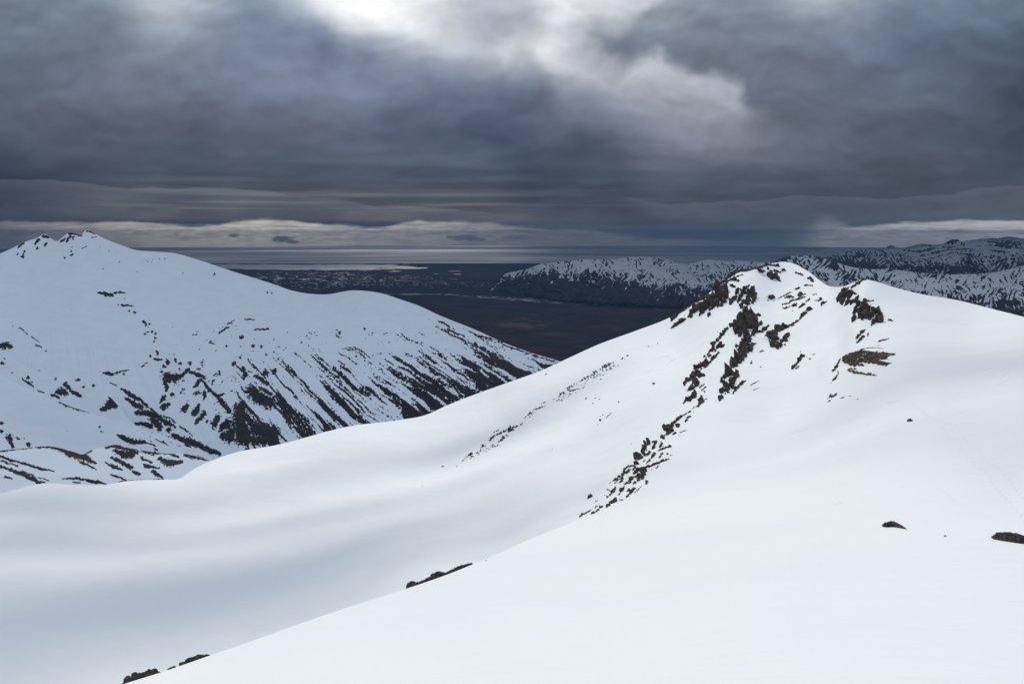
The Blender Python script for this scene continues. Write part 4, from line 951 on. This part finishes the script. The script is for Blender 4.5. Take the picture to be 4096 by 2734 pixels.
# --- rocks peeping over the near edge, and the near rocks on the slope
def ledge(label, items, mat=M_NEAR, back=1.03):
    """rocks standing on the near slope just at its edge: (px, py top, half width px, height px)"""
    rb = RockBuf()
    for (x, y, w, hgt) in items:
        c = float(crestA(x)) + 3
        Yc = math.exp(float(YA(np.array(x), np.array(min(c, 2734)))))*back
        base = world_pt(np.array(x), np.array(c), np.array(Yc)); m = Yc/FOC
        for k in range(3):
            ww = w*RR.uniform(.8, 1.3)*m*1.25; hh = max(1.0, (c - y) + 3)*m*RR.uniform(.9, 1.3)
            rb.add(base + np.array([RR.normal()*w*.35*m, RR.uniform(0, 1)*w*m*.5, hh*.15 + RR.normal()*w*.05*m]), ww, (1.15, .9, max(.25, hh*.9/ww)), .1, rotm((0, 1, 0), -0.32))
    rb.build('rock_outcrop', mat, label, 'rock outcrop')
def E1(l): return [(1500 + a/3.915, 2150 + b/3.915, w/3.915, 0) for a, b, w in l]
def E2(l): return [(400 + a/3.915, 2550 + b/3.915, w/3.915, 0) for a, b, w in l]
ledge('row of rounded rocks peeping over the near snow edge, left of centre', E1([(500, 792, 22), (560, 715, 40), (595, 695, 36), (655, 705, 36), (715, 695, 26), (750, 685, 22), (785, 670, 22), (835, 650, 34), (890, 610, 38), (935, 575, 44), (990, 555, 44), (1040, 560, 28), (1075, 552, 30), (1110, 556, 20)]))
ledge('thin rind of rock along the near snow edge above the rounded row', E1([(1150, 535, 18), (1190, 512, 26), (1230, 492, 26), (1270, 478, 26), (1310, 460, 26), (1350, 445, 26), (1385, 432, 22), (1420, 424, 22), (1460, 412, 22), (1505, 400, 26)]), back=1.05)
ledge('layered grey brown rock at the bottom left corner of the near edge', E2([(400, 700, 30), (450, 620, 44), (500, 600, 54), (560, 580, 54), (620, 560, 50), (690, 530, 54), (740, 530, 44), (800, 505, 46), (850, 485, 44), (880, 510, 30), (915, 545, 20)]))
ledge('pointed grey rock on the near edge just right of the corner rock', E2([(1295, 392, 34), (1340, 378, 34), (1390, 340, 44), (1440, 310, 50), (1490, 290, 50), (1550, 275, 46), (1600, 282, 40), (1660, 280, 34), (1700, 276, 18)]))
ledge('low sliver of rock on the near edge between the two grey rocks', E2([(1075, 492, 16), (1110, 475, 26), (1150, 462, 26), (1180, 456, 14)]))
stones('tiny dark stone at the far end of the near edge', None, [(1500 + 1737/3.915, 2153 + 340/3.915, 3)])

def slab(label, pts_top, pts_bot, thick, name='boulder', cat='boulder'):
    """a long low rock given by its upper and lower outline (picture positions), real depth behind"""
    n = 60
    T = np.array(pts_top, float); B = np.array(pts_bot, float)
    xs = np.linspace(max(T[0, 0], B[0, 0]), min(T[-1, 0], B[-1, 0]), n)
    yt = np.interp(xs, T[:, 0], T[:, 1]); yb = np.interp(xs, B[:, 0], B[:, 1])
    h = hit(float(xs[n//2]), float(yb.mean())); Yc = h[0][1]; m = Yc/FOC
    rings = []; K = 22
    for i in range(n):
        c = hit(float(xs[i]), float(yb[i])); base = np.array(c[0])
        hgt = max(.4, (yb[i] - yt[i]))*m*1.12; dep = thick*m*(0.35 + .65*math.sin(math.pi*(i+.5)/n))
        ring = []
        for k in range(K):
            a = 2*math.pi*k/K; ca, sa = math.cos(a), math.sin(a)
            e = 1/ (abs(ca)**2.6 + abs(sa)**2.6)**(1/2.6)
            ring.append(base + np.array([0, dep*(.5 - .5*ca*e), hgt*sa*e*(1.0 if sa > 0 else .6)]))
        rings.append(ring)
    V = np.array(rings)
    x = V[..., 0]/m; z = V[..., 2]/m; yy = V[..., 1]/m
    nz = fbm(x/22, z/6 + yy/20, 211, 4); lay = np.tanh(5*fbm(x/60, z/2.6, 213, 3))
    ctr = V.mean(1, keepdims=True)
    V = ctr + (V - ctr)*(1 + .20*nz + .09*lay)[..., None]
    Vf = np.concatenate([V.reshape(-1, 3), V[0].mean(0)[None], V[-1].mean(0)[None]])
    F = []
    for i in range(n-1):
        for k in range(K):
            a, b = i*K + k, i*K + (k+1) % K
            F += [(a, b, b+K), (a, b+K, a+K)]
    for k in range(K):
        F.append((n*K, (k+1) % K, k)); F.append((n*K+1, (n-1)*K + k, (n-1)*K + (k+1) % K))
    o = Vf.mean(0)
    link(name, make_mesh(name, Vf - o, np.array(F), M_NEAR, smooth=False), label, cat, loc=Vector(o))
zr = lambda l: [(3100 + a/1.8153, 1400 + b/1.8153) for a, b in l]
slab('layered boulder with a tapering right tail on the near right slope', zr([(785, 1268), (800, 1258), (825, 1254), (850, 1250), (880, 1254), (905, 1264), (930, 1278), (958, 1297)]), zr([(785, 1278), (810, 1286), (840, 1282), (870, 1284), (910, 1291), (958, 1300)]), 26)
slab('long flat brown boulder cut by the right edge of the view', zr([(1593, 1368), (1615, 1350), (1640, 1339), (1680, 1342), (1720, 1343), (1760, 1352), (1808, 1360), (1900, 1372), (2000, 1400)]), zr([(1593, 1371), (1640, 1382), (1700, 1390), (1770, 1401), (1820, 1404), (1900, 1412), (2000, 1420)]), 60)
stones('tiny flat stone between the two near boulders on the right', None, [(3100 + 1235/1.8153, 1400 + 1350/1.8153, 5)], mat=M_NEAR)

# --- footprints: shallow trodden pits with a small rim, and wind scarps, pressed into the slope as tiny relief
def tracks():
    V = []; F = []; off = 0
    rg = np.random.RandomState(3)
    lines = [[(1330, 560), (1390, 670), (1470, 730), (1590, 840), (1690, 940), (1760, 1020), (1808, 1080), (1900, 1180)],
             [(1230, 580), (1290, 680), (1350, 730), (1430, 820), (1560, 920), (1590, 985), (1660, 1060), (1720, 1140), (1810, 1220), (1900, 1290)],
             [(755, 215), (840, 300), (900, 365), (930, 440)], [(860, 230), (945, 330), (960, 370), (1060, 440), (1130, 490), (1230, 580)],
             [(1300, 30), (1290, 50), (1240, 70), (1100, 85)], [(1345, 45), (1340, 80), (1280, 100), (1150, 118)], [(720, 125), (700, 160)], [(785, 130), (780, 190)], [(940, 330), (920, 370), (1010, 410), (1130, 490), (1330, 560)]]
    for L in lines:
        P = np.array(L, float); P[:, 0] = 3100 + P[:, 0]/1.8153; P[:, 1] = 1400 + P[:, 1]/1.8153
        prev = None; side = 1
        W = []
        for a, b in zip(P[:-1], P[1:]):
            k = int(np.hypot(*(b-a))/1.2) + 1
            for i in range(k):
                q = a + (b-a)*i/k; h = hit(q[0], q[1])
                if h: W.append(np.array(h[0]))
        last = None
        for w in W:
            if last is not None and np.linalg.norm(w - last) < 1.15 + .8*rg.rand(): continue
            d = (w - last) if last is not None else np.array([0., 1, 0]); last = w; side = -side
            d[2] = 0; d /= (np.linalg.norm(d) + 1e-6); nrm = np.array([-d[1], d[0], 0])
            c = w + nrm*side*0.16 + rg.normal(size=3)*[.05, .05, 0]
            hh = BVH_B.ray_cast(Vector((c[0], c[1], c[2] + 5)), Vector((0, 0, -1)))
            if hh[0] is None: continue
            c = np.array(hh[0])
            L_, W_ = .13, .08
            # torn lip of snow around the step
            K = 8; ring0 = []; ring1 = []; ring2 = []
            for k in range(K):
                a = 2*math.pi*k/K; r = 1 + .2*rg.rand()
                e = d*math.cos(a)*L_ + nrm*math.sin(a)*W_
                ring0.append(c + e*1.35*r + [0, 0, -.03]); ring1.append(c + e*r + [0, 0, .015 + .02*rg.rand()]); ring2.append(c + e*.7 + [0, 0, .0])
            V += ring0 + ring1 + ring2
            for k in range(K):
                k2 = (k+1) % K
                F += [(off+k, off+k2, off+K+k2, off+K+k), (off+K+k, off+K+k2, off+2*K+k2, off+2*K+k)]
            off += 3*K
    V = np.array(V)
    link('footprint_trail', make_mesh('footprint_trail', V, np.array(F), M_SNOW, smooth=False), 'trails of footprints crossing the right snow slope', 'footprints', kind='stuff')
tracks()
def scarps():
    """thin broken lips of wind crust"""
    V = []; F = []; off = 0; rg = np.random.RandomState(9)
    lines = [zr(l) for l in [[(1145, 985), (1200, 1020), (1265, 1058), (1290, 1090), (1340, 1118), (1400, 1148)], [(40, 630), (110, 605), (180, 590), (250, 565)], [(225, 468), (260, 455), (305, 425)],
             [(1485, 158), (1520, 145), (1560, 142)], [(1500, 182), (1560, 185), (1620, 195)], [(1590, 240), (1640, 238), (1690, 222), (1710, 200)], [(1590, 253), (1680, 255)], [(1640, 195), (1690, 175), (1715, 180)],
             [(800, 385), (850, 380), (905, 366)], [(420, 775), (460, 795), (520, 818), (580, 850)], [(910, 993), (955, 993)], [(550, 210), (600, 197)], [(1140, 370), (1200, 400), (1300, 440), (1420, 470), (1540, 478)],
             [(480, 1075), (500, 1100), (390, 1135)], [(650, 560), (690, 556)]]]
    lines += [[(2200 + a/2.349, 1000 + b/2.349) for a, b in l] for l in [[(860, 1215), (900, 1155), (960, 1130), (1060, 1125)], [(1075, 1110), (1130, 1050), (1210, 1010)], [(950, 1045), (1060, 1000), (1150, 990), (1280, 905)]]]
    for L in lines:
        P = np.array(L, float); pts = []
        for a, b in zip(P[:-1], P[1:]):
            k = max(2, int(np.hypot(*(b-a))/2))
            for i in range(k):
                q = a + (b-a)*i/k; h = hit(q[0] + rg.normal()*.5, q[1] + rg.normal()*.35)
                if h: pts.append(np.array(h[0]))
        if len(pts) < 3: continue
        n = len(pts)
        for i, p in enumerate(pts):
            t = math.sin(math.pi*(i+.5)/n); hh = p[1]/FOC*(.35 + 1.1*rg.rand())*t
            bk = np.array([p[0], p[1], 0])/math.hypot(p[0], p[1])
            V += [p - [0, 0, .05], p + [0, 0, hh], p + bk*hh*14 - [0, 0, .02]]
        for i in range(n-1):
            a = off + 3*i; F += [(a, a+3, a+4, a+1), (a+1, a+4, a+5, a+2)]
        off += 3*n
    link('wind_crust', make_mesh('wind_crust', np.array(V), np.array(F), M_SNOW, smooth=False), 'thin broken lips of wind crust on the snow', 'wind crust', kind='stuff')
scarps()

# ------------------------------------------------------------------ the sky: a cloud deck 2500 m up that closes down to the horizon, with a gap toward the sun
def srgb(c):
    c = np.asarray(c, float)/255; return np.where(c < .04045, c/12.92, ((c + .055)/1.055)**2.4)
base_pts = {
 -150: [(0, 125, 140, 155), (700, 170, 182, 196), (1300, 235, 239, 243), (2000, 225, 229, 235), (2600, 215, 220, 228), (3300, 180, 190, 200), (4096, 170, 180, 190)],
 0: [(0, 118, 134, 148), (400, 128, 143, 157), (600, 178, 190, 202), (750, 174, 186, 198), (1000, 132, 147, 166), (1130, 170, 183, 197), (1300, 236, 240, 243), (1600, 240, 241, 243), (1750, 222, 226, 231), (1900, 186, 193, 205), (2050, 190, 197, 208), (2250, 228, 231, 236), (2600, 200, 206, 215), (3300, 170, 180, 192), (4096, 150, 162, 175)],
 80: [(0, 110, 125, 141), (500, 128, 142, 158), (680, 165, 177, 191), (1000, 122, 137, 159), (1200, 140, 154, 174), (1350, 196, 203, 213), (1500, 236, 238, 240), (1650, 238, 240, 242), (1800, 204, 210, 218), (1950, 166, 175, 189), (2100, 172, 181, 194), (2250, 222, 225, 231), (2400, 225, 228, 233), (2600, 196, 202, 212)],
 150: [(0, 103, 118, 136), (400, 112, 126, 144), (700, 142, 154, 171), (1000, 120, 135, 158), (1300, 120, 134, 158), (1500, 148, 160, 179), (1650, 194, 201, 211), (1800, 205, 210, 218), (1950, 168, 177, 190), (2100, 190, 196, 206), (2300, 205, 210, 218), (2500, 190, 196, 206), (3100, 170, 178, 190)],
 220: [(0, 98, 112, 130), (700, 122, 135, 154), (1200, 122, 135, 159), (1500, 126, 139, 163), (1700, 156, 167, 185), (1850, 168, 177, 191), (2000, 204, 209, 217), (2200, 228, 231, 235), (2400, 204, 209, 217), (2600, 192, 198, 208), (2800, 182, 188, 200)],
 300: [(0, 93, 106, 124), (500, 108, 119, 138), (1000, 118, 131, 156), (1400, 122, 135, 160), (1650, 130, 143, 165), (1850, 126, 138, 159), (2000, 130, 141, 160), (2150, 148, 158, 174), (2350, 172, 179, 191), (2500, 182, 188, 199), (2650, 180, 186, 198), (2850, 168, 174, 188), (3100, 160, 167, 180)],
 400: [(0, 88, 100, 118), (600, 100, 111, 129), (1200, 108, 120, 144), (1700, 102, 115, 141), (2000, 95, 107, 131), (2200, 106, 118, 138), (2350, 126, 136, 154), (2500, 144, 152, 167), (2700, 158, 164, 177), (2900, 158, 164, 177), (3050, 150, 157, 170)],
 470: [(0, 84, 96, 112), (500, 92, 102, 119), (1000, 97, 107, 127), (1500, 99, 111, 136), (1900, 86, 98, 122), (2150, 90, 102, 124), (2300, 102, 113, 132), (2500, 120, 130, 147), (2700, 140, 148, 163), (2980, 143, 150, 165), (3200, 112, 122, 138)],
 550: [(0, 76, 88, 104), (600, 82, 92, 107), (1200, 84, 94, 109), (1700, 80, 92, 112), (2100, 74, 86, 109), (2350, 80, 92, 111), (2500, 96, 107, 125), (2700, 118, 126, 142), (2900, 128, 135, 150), (3060, 116, 124, 139), (3300, 93, 103, 118), (3700, 78, 90, 106), (4096, 62, 74, 90)],
 640: [(0, 64, 77, 94), (600, 71, 83, 99), (1200, 70, 81, 97), (1800, 63, 76, 97), (2200, 64, 77, 95), (2400, 70, 82, 97), (2600, 92, 101, 117), (2900, 92, 101, 116), (3300, 83, 92, 107), (3700, 75, 84, 98), (4096, 66, 76, 90)],
 740: [(0, 50, 62, 79), (700, 49, 61, 78), (1200, 50, 62, 79), (1700, 49, 61, 81), (2100, 46, 59, 80), (2500, 60, 72, 88), (2800, 70, 81, 95), (3300, 68, 78, 92), (3700, 68, 78, 91), (4096, 78, 88, 101)],
 840: [(0, 62, 71, 87), (500, 70, 78, 92), (900, 62, 71, 88), (1300, 54, 64, 82), (1700, 53, 63, 80), (2100, 50, 61, 79), (2400, 62, 72, 88), (2800, 72, 82, 96), (3300, 72, 82, 96), (3700, 78, 88, 101), (4096, 84, 94, 106)],
 920: [(0, 60, 69, 84), (900, 60, 70, 86), (2100, 64, 73, 88), (3000, 70, 81, 95), (4096, 90, 100, 112)],
}
bp_, bc_ = [], []
for y, row in base_pts.items():
    for r in row: bp_.append((r[0], y)); bc_.append(srgb(r[1:])**.5)
SKB = TPS(bp_, bc_, 1000, lam=1.2e-3)
dp = [(2330, 80, 150, 160, 175), (2420, 200, 120, 132, 148), (2550, 60, 150, 162, 176), (2520, 200, 106, 118, 135), (2650, 120, 135, 147, 162), (2750, 0, 140, 152, 167), (2900, 130, 118, 130, 146), (3000, 0, 128, 141, 157), (3300, 0, 166, 178, 190), (3300, 130, 118, 131, 150), (3600, 0, 122, 137, 157), (4096, 0, 98, 115, 135), (4096, 150, 80, 95, 116),
      (3600, 150, 102, 117, 141), (2850, 280, 106, 116, 131), (3200, 300, 100, 111, 128), (3600, 300, 95, 108, 129), (4096, 300, 70, 83, 102), (3000, 450, 98, 108, 124), (3400, 450, 92, 103, 119), (3700, 450, 86, 98, 115), (4096, 450, 64, 76, 93), (3200, 560, 95, 105, 120), (4096, 600, 62, 74, 90), (3500, 600, 84, 95, 110), (3000, 600, 95, 105, 120), (4300, 200, 66, 80, 100)]
SKD = TPS([d[:2] for d in dp], [srgb(d[2:])**.5 for d in dp], 1000, lam=1.2e-3)
D1 = [(2700, -60), (4500, -60), (4500, 700), (3350, 640), (3150, 560), (3060, 500), (2985, 440), (2950, 340), (2860, 300), (2770, 290), (2700, 250), (2640, 205), (2570, 240), (2490, 262), (2410, 235), (2330, 170), (2290, 110), (2370, 70), (2500, 90), (2600, 40)]
edge1 = curve([(-400, 705), (0, 715), (260, 724), (436, 745), (872, 754), (1177, 785), (1500, 815), (1900, 850), (2400, 880)])
edge2 = curve([(-600, 884), (0, 886), (300, 892), (600, 894), (760, 907), (900, 890), (1050, 882), (1300, 895), (1500, 908), (1650, 888), (1900, 892), (2100, 908), (2400, 928), (2600, 950), (2850, 966), (3100, 960), (3225, 945), (3270, 918), (3400, 906), (3700, 888), (4096, 882), (4500, 875)])
edge3 = curve([(2300, 760), (2500, 785), (2650, 812), (2900, 808), (3200, 790), (3500, 790), (3800, 770), (4096, 745), (4600, 730)])
band_c = [(-600, 105, 108, 114), (0, 108, 110, 113), (300, 150, 147, 141), (800, 190, 183, 169), (1000, 190, 184, 171), (1300, 178, 175, 169), (1700, 162, 161, 158), (2100, 122, 125, 129), (2600, 106, 112, 120), (3100, 98, 106, 116), (3300, 156, 159, 164), (3600, 160, 164, 169), (4096, 178, 182, 185), (4700, 160, 166, 170)]
def sky_colour(px, py):
    low = sm(500, 880, py)                    # clouds flatten toward the horizon
    qy = np.where(py < 500, py/150.0, 500/150. + (py-500)/150.0*(1 + .55*low))
    qx = px/230.0
    w1 = fbm(qx*.55, qy*.55, 301, 4); w2 = fbm(qx*.55 + 7, qy*.55, 303, 4)
    pxs = px + 70*w1 + 18*fbm(qx*2, qy*2, 304, 4); pys = py + (50 - 30*low)*w2 + (16 - 8*low)*fbm(qx*2, qy*2, 302, 4)
    c = SKB(np.clip(pxs, -100, 4200), np.clip(pys, -150, 930))
    d = SKD(np.clip(pxs, 2200, 4300), np.clip(pys, -50, 640))
    sd = poly_sd(px + 60*fbm(px/120, py/110, 305, 5) + 40*fbm(px/400, py/300, 306, 2), py + 46*fbm(px/120, py/100, 307, 5), D1)
    soft = 42 + 60*sm(2650, 2300, px) + 110*sm(420, 580, py) + 20*fbm(px/150, py/150, 308, 2)
    a = sm(1, -1.2, sd/soft)[..., None]
    c = c*(1-a) + np.maximum(d, .1)*a
    # billows: soft lumps lit from above, ragged at every size
    b1 = fbm(qx*.8 + .5*w1, qy*1.0 + .5*w2, 309, 6, .47)
    b1u = fbm(qx*.8 + .5*w1, (qy - .25)*1.0 + .5*w2, 309, 6, .47)
    b2 = fbm(qx*2.2 + .5*w2, qy*2.4 + .5*w1, 311, 5, .5)
    amp = 1.0
    c = c*(1 + amp*(.10*b1 + .12*(b1 - b1u) + .04*b2))[..., None]
    c = c*(1 + .06*low*fbm(px/460, py/38, 313, 4))[..., None]
    # roll 1: dark belly with a paler strip beneath
    def roll(c, e, hgt, dark, light, lh, x0, x1, k=1.0):
        ed = e(px) + 24*fbm(px/230, py/90, 315, 5); t = (ed - py)
        hgt = hgt*(1 + .5*fbm(px/260, 0*px + 2, 316, 3))
        w = sm(x0, x0+250, px)*sm(x1, x1-350, px)*k
        ad = np.where(t > 0, np.exp(-t/hgt), 0)*sm(-3, 9, t)*w
        c = c*(1 - .8*ad[..., None]) + srgb(dark)**.5*.8*ad[..., None]
        al = np.where(t <= 0, np.exp(t/lh), 0)*sm(5, -6, t)*w*.75
        return c*(1 - al[..., None]) + srgb(light)**.5*al[..., None]
    c = roll(c, edge1, 55, (46, 58, 76), (84, 91, 104), 45, -3000, 2200)
    c = roll(c, edge3, 40, (62, 74, 88), (98, 104, 117), 22, 2400, 7000, .75)
    # the open strip above the horizon
    e2 = edge2(px) + 16*fbm(px/190, py/40, 317, 5) + 5*fbm(px/50, py/12, 319, 3)
    t = e2 - py
    ad = np.where(t > 0, np.exp(-t/26), 0)*sm(0, 6, t)
    dk = srgb((47, 57, 74))**.5*(sm(2200, 1200, px))[..., None] + srgb((72, 83, 97))**.5*(1 - sm(2200, 1200, px))[..., None]
    c = c*(1 - .75*ad[..., None]) + dk*.75*ad[..., None]
    B = np.array(band_c, float); bx = np.stack([np.interp(px, B[:, 0], (srgb(B[:, 1:])**.5)[:, k]) for k in range(3)], -1)
    yy = np.clip((py - 890)/90, 0, 1.5)
    st = fbm(px/170, py/7, 321, 5); cu = fbm(px/36, py/14, 323, 5)
    puff = np.clip(fbm(px/75, py/20, 329, 4) + .1, 0, 1); pu = np.clip(fbm(px/75, (py+5)/20, 329, 4) + .1, 0, 1)
    bx = bx*(1 + .20*st*sm(1.1, .2, yy) + .14*cu*sm(.1, .35, yy)*sm(.95, .6, yy) + .30*(puff - pu)*sm(1.1, .7, yy)*sm(.1, .3, yy) - .25*np.clip(fbm(px/150, py/24, 330, 4) - .02, 0, 1) - .04*yy)[..., None]
    # faint curtains of rain
    bx = bx*(1 - .05*sm(.0, .5, fbm(px/55 - py/260, 0*px + 3, 325, 3))*sm(700, 900, px)*sm(2300, 1900, px))[..., None]
    ts = 1 + 7*sm(2900, 3150, px)*sm(3420, 3280, px)
    a2 = sm(10, -8, t/ts)[..., None]
    c = c*(1-a2) + bx*a2
    for (x, y, rx, ry, k) in [(1128, 955, 44, 13, .9), (1168, 968, 26, 9, .8), (936, 942, 24, 7, .75), (1850, 950, 62, 12, .7), (1905, 956, 46, 9, .7), (705, 938, 14, 9, .35), (2060, 950, 60, 10, .35), (1150, 905, 60, 6, .25)]:
        dd = np.hypot((px-x)/rx, (py-y)/ry) + .55*fbm(px/22, py/12, 327, 4)
        a = sm(1.05, .75, dd)[..., None]*k
        c = c*(1-a) + srgb((78, 88, 102))**.5*a
    return np.clip(c, .05, 1.0)**2
H_DECK = 2500.0; R_SKY = 84000.0
# thin places of the cloud toward the sun, so that its light falls on the ridge in soft patches
SHADE = []      # (px, py, half length across, half length along, strength, metres per px handled below)
def shade_spot(px, py, rx, ry, k, rot=0.0):
    h = hit(px, py)
    if h: SHADE.append((h[0][0], h[0][1], h[0][2], rx, ry, k, rot))
for s in [(600, 1955, 60, 10, .35, .2), (1200, 1850, 60, 12, .35, .3), (700, 2150, 130, 18, .30, .15), (300, 2480, 120, 75, .62, 0), (1000, 2300, 90, 50, .52, .3), (150, 2130, 60, 55, .6, 0), (60, 2000, 60, 50, .6, 0), (420, 2030, 90, 22, .35, .2), (1250, 2080, 110, 22, .30, .3), (1850, 2210, 60, 16, .40, .3), (1500, 2330, 60, 22, .35, .3),
          (2100, 1640, 110, 30, .28, .2), (1500, 1850, 150, 22, .32, .1), (1950, 1760, 70, 20, .30, .4), (4000, 1450, 60, 80, .32, 0), (3700, 1480, 40, 22, .20, 0), (3400, 1650, 30, 14, .20, 0), (4050, 1750, 30, 40, .25, 0),
          (1000, 1980, 120, 16, .25, .2), (2400, 2200, 12, 20, .08, 0)]:
    shade_spot(*s)
def gap(Q):
    """share of the cloud that lets the sun through at deck point Q"""
    t = (Q[..., 2] + 110)/SUN_DIR[2]
    G = Q - SUN_DIR*t[..., None]
    gx, gy = G[..., 0], G[..., 1]
    far = 930 + 120*fbm(gx/500, gy/500, 331, 3) + 0.10*gx
    T = sm(far + 170, far - 60, gy)*sm(-1500, -500, gy)*sm(-1500, -900, gx)*sm(1700, 1000, gx)
    T = np.maximum(T, .30*sm(1560, 1250, gy)*sm(-260, -420, gx)*sm(-1500, -900, gx))
    T = T*(0.93 - .16*np.clip(fbm(gx/170 + .5*gy/170, gy/75, 333, 4) + .25, 0, 1))
    for (x, y, z, rx, ry, k, rot) in SHADE:
        tt = (z + 110)/SUN_DIR[2]; cx, cy = x - SUN_DIR[0]*tt, y - SUN_DIR[1]*tt
        dx, dy = gx - cx, gy - cy; c_, s_ = math.cos(rot), math.sin(rot); u, v = dx*c_ + dy*s_, -dx*s_ + dy*c_
        T = T*(1 - min(1.6*k, .92)*np.exp(-((u/rx)**2 + (v/ry)**2)))
    return np.clip(T, 0, 1)
def build_sky():
    az = np.concatenate([np.arange(-180, -46, 3.0), np.arange(-46, 46, 0.16), np.arange(46, 180.1, 3.0)])
    el = np.concatenate([[-2.2, -1.9, -1.5], np.arange(-1.3, 4.0, 0.05), np.arange(4.0, 20, 0.11), np.arange(20, 60, 0.4), np.arange(60, 89, 2.5), [89.9]])
    A, E = np.meshgrid(np.radians(az), np.radians(el))
    rho = np.where(E > 0.001, np.minimum(R_SKY, H_DECK/np.tan(np.maximum(E, .001))), R_SKY)
    # round the corner between roof and wall
    P = np.stack([rho*np.sin(A), rho*np.cos(A), rho*np.tan(E)], -1)
    # picture position of each direction; beyond the picture the sky goes on in the same way
    Ac = np.clip(A, -math.radians(43), math.radians(43)); Ec = np.minimum(E, math.radians(24))
    D = np.stack([np.sin(Ac)*np.cos(Ec), np.cos(Ac)*np.cos(Ec), np.sin(Ec)], -1)
    px, py = project(D)
    C = sky_colour(px, py)
    C = C.mean(-1, keepdims=True)*.12 + C*.88
    # higher up and behind: even, paler blue grey cloud
    up = sm(math.radians(19), math.radians(34), E)[..., None]; bh = sm(math.radians(43), math.radians(75), np.abs(A))[..., None]
    over = np.array([0.49, 0.57, 0.68])*(1 + .12*fbm(A*3, E*5, 341, 4))[..., None]
    k = np.maximum(up, bh*sm(math.radians(-1), math.radians(6), E)[..., None])
    C = C*(1-k) + over*k
    T = gap(P)*sm(math.radians(20), math.radians(24), E)*(np.cos(A) > -2)
    T = np.where(E > math.radians(88), 0, T)
    # far out, thin seams in the deck let a little sun down on the lagoon and the sea
    G = P - SUN_DIR*((P[..., 2] + 1100)/SUN_DIR[2])[..., None]
    gx, gy = G[..., 0]/1000, G[..., 1]/1000
    q = gx/np.maximum(gy, 1)
    wgt = sm(-.75, -.50, q)*sm(.10, -.08, q) + .25*sm(.5, .1, q)*sm(-.7, -.5, q)
    streak = .35 + 1.1*np.clip(fbm(gx/14 + 4, gy/9, 351, 3) + .15, 0, 1)
    Tf = .19*np.clip(wgt, 0, 1)*streak*sm(13, 19, gy)*sm(math.radians(20), math.radians(18), E)*sm(.012, .02, E)
    C = np.clip(C - Tf[..., None]*np.array([.13, .14, .12]), .018, None)/(1 - Tf[..., None])
    T = np.maximum(T, Tf)
    return P, C, T
Ps, Cs, Ts = build_sky()
m = bpy.data.materials.new('cloud_deck'); m.use_nodes = True; n = m.node_tree; n.nodes.clear()
out = N(n, 'ShaderNodeOutputMaterial'); em = N(n, 'ShaderNodeEmission'); tr = N(n, 'ShaderNodeBsdfTransparent'); mx = N(n, 'ShaderNodeMixShader')
ac = N(n, 'ShaderNodeAttribute', attribute_name='cloud'); ag = N(n, 'ShaderNodeAttribute', attribute_name='gap')
n.links.new(ac.outputs['Vector'], em.inputs[0]); n.links.new(ag.outputs['Fac'], mx.inputs[0]); n.links.new(em.outputs[0], mx.inputs[1]); n.links.new(tr.outputs[0], mx.inputs[2]); n.links.new(mx.outputs[0], out.inputs[0])
m.cycles.emission_sampling = 'NONE'
link('sky', make_mesh('sky', Ps, grid_faces(*Ps.shape[:2]), m, {'cloud': Cs.reshape(-1, 3), 'gap': Ts.ravel()}), kind='structure')

# ------------------------------------------------------------------ thin blue air
HAZE = True
if HAZE:
    V = [(x, y, z) for z in (SEA - 13.5, 150) for y in (-59000, 59000) for x in (-59000, 59000)]
    F = [(0, 2, 3, 1), (4, 5, 7, 6), (0, 1, 5, 4), (2, 6, 7, 3), (0, 4, 6, 2), (1, 3, 7, 5)]
    m = bpy.data.materials.new('thin_air'); m.use_nodes = True; n = m.node_tree; n.nodes.clear()
    out = N(n, 'ShaderNodeOutputMaterial'); pv = N(n, 'ShaderNodeVolumePrincipled')
    pv.inputs['Color'].default_value = (0.35, 0.6, 1.0, 1); pv.inputs['Density'].default_value = 1.4e-5
    n.links.new(pv.outputs[0], out.inputs['Volume'])
    link('haze', make_mesh('haze', V, np.array(F), m, smooth=False), kind='stuff')
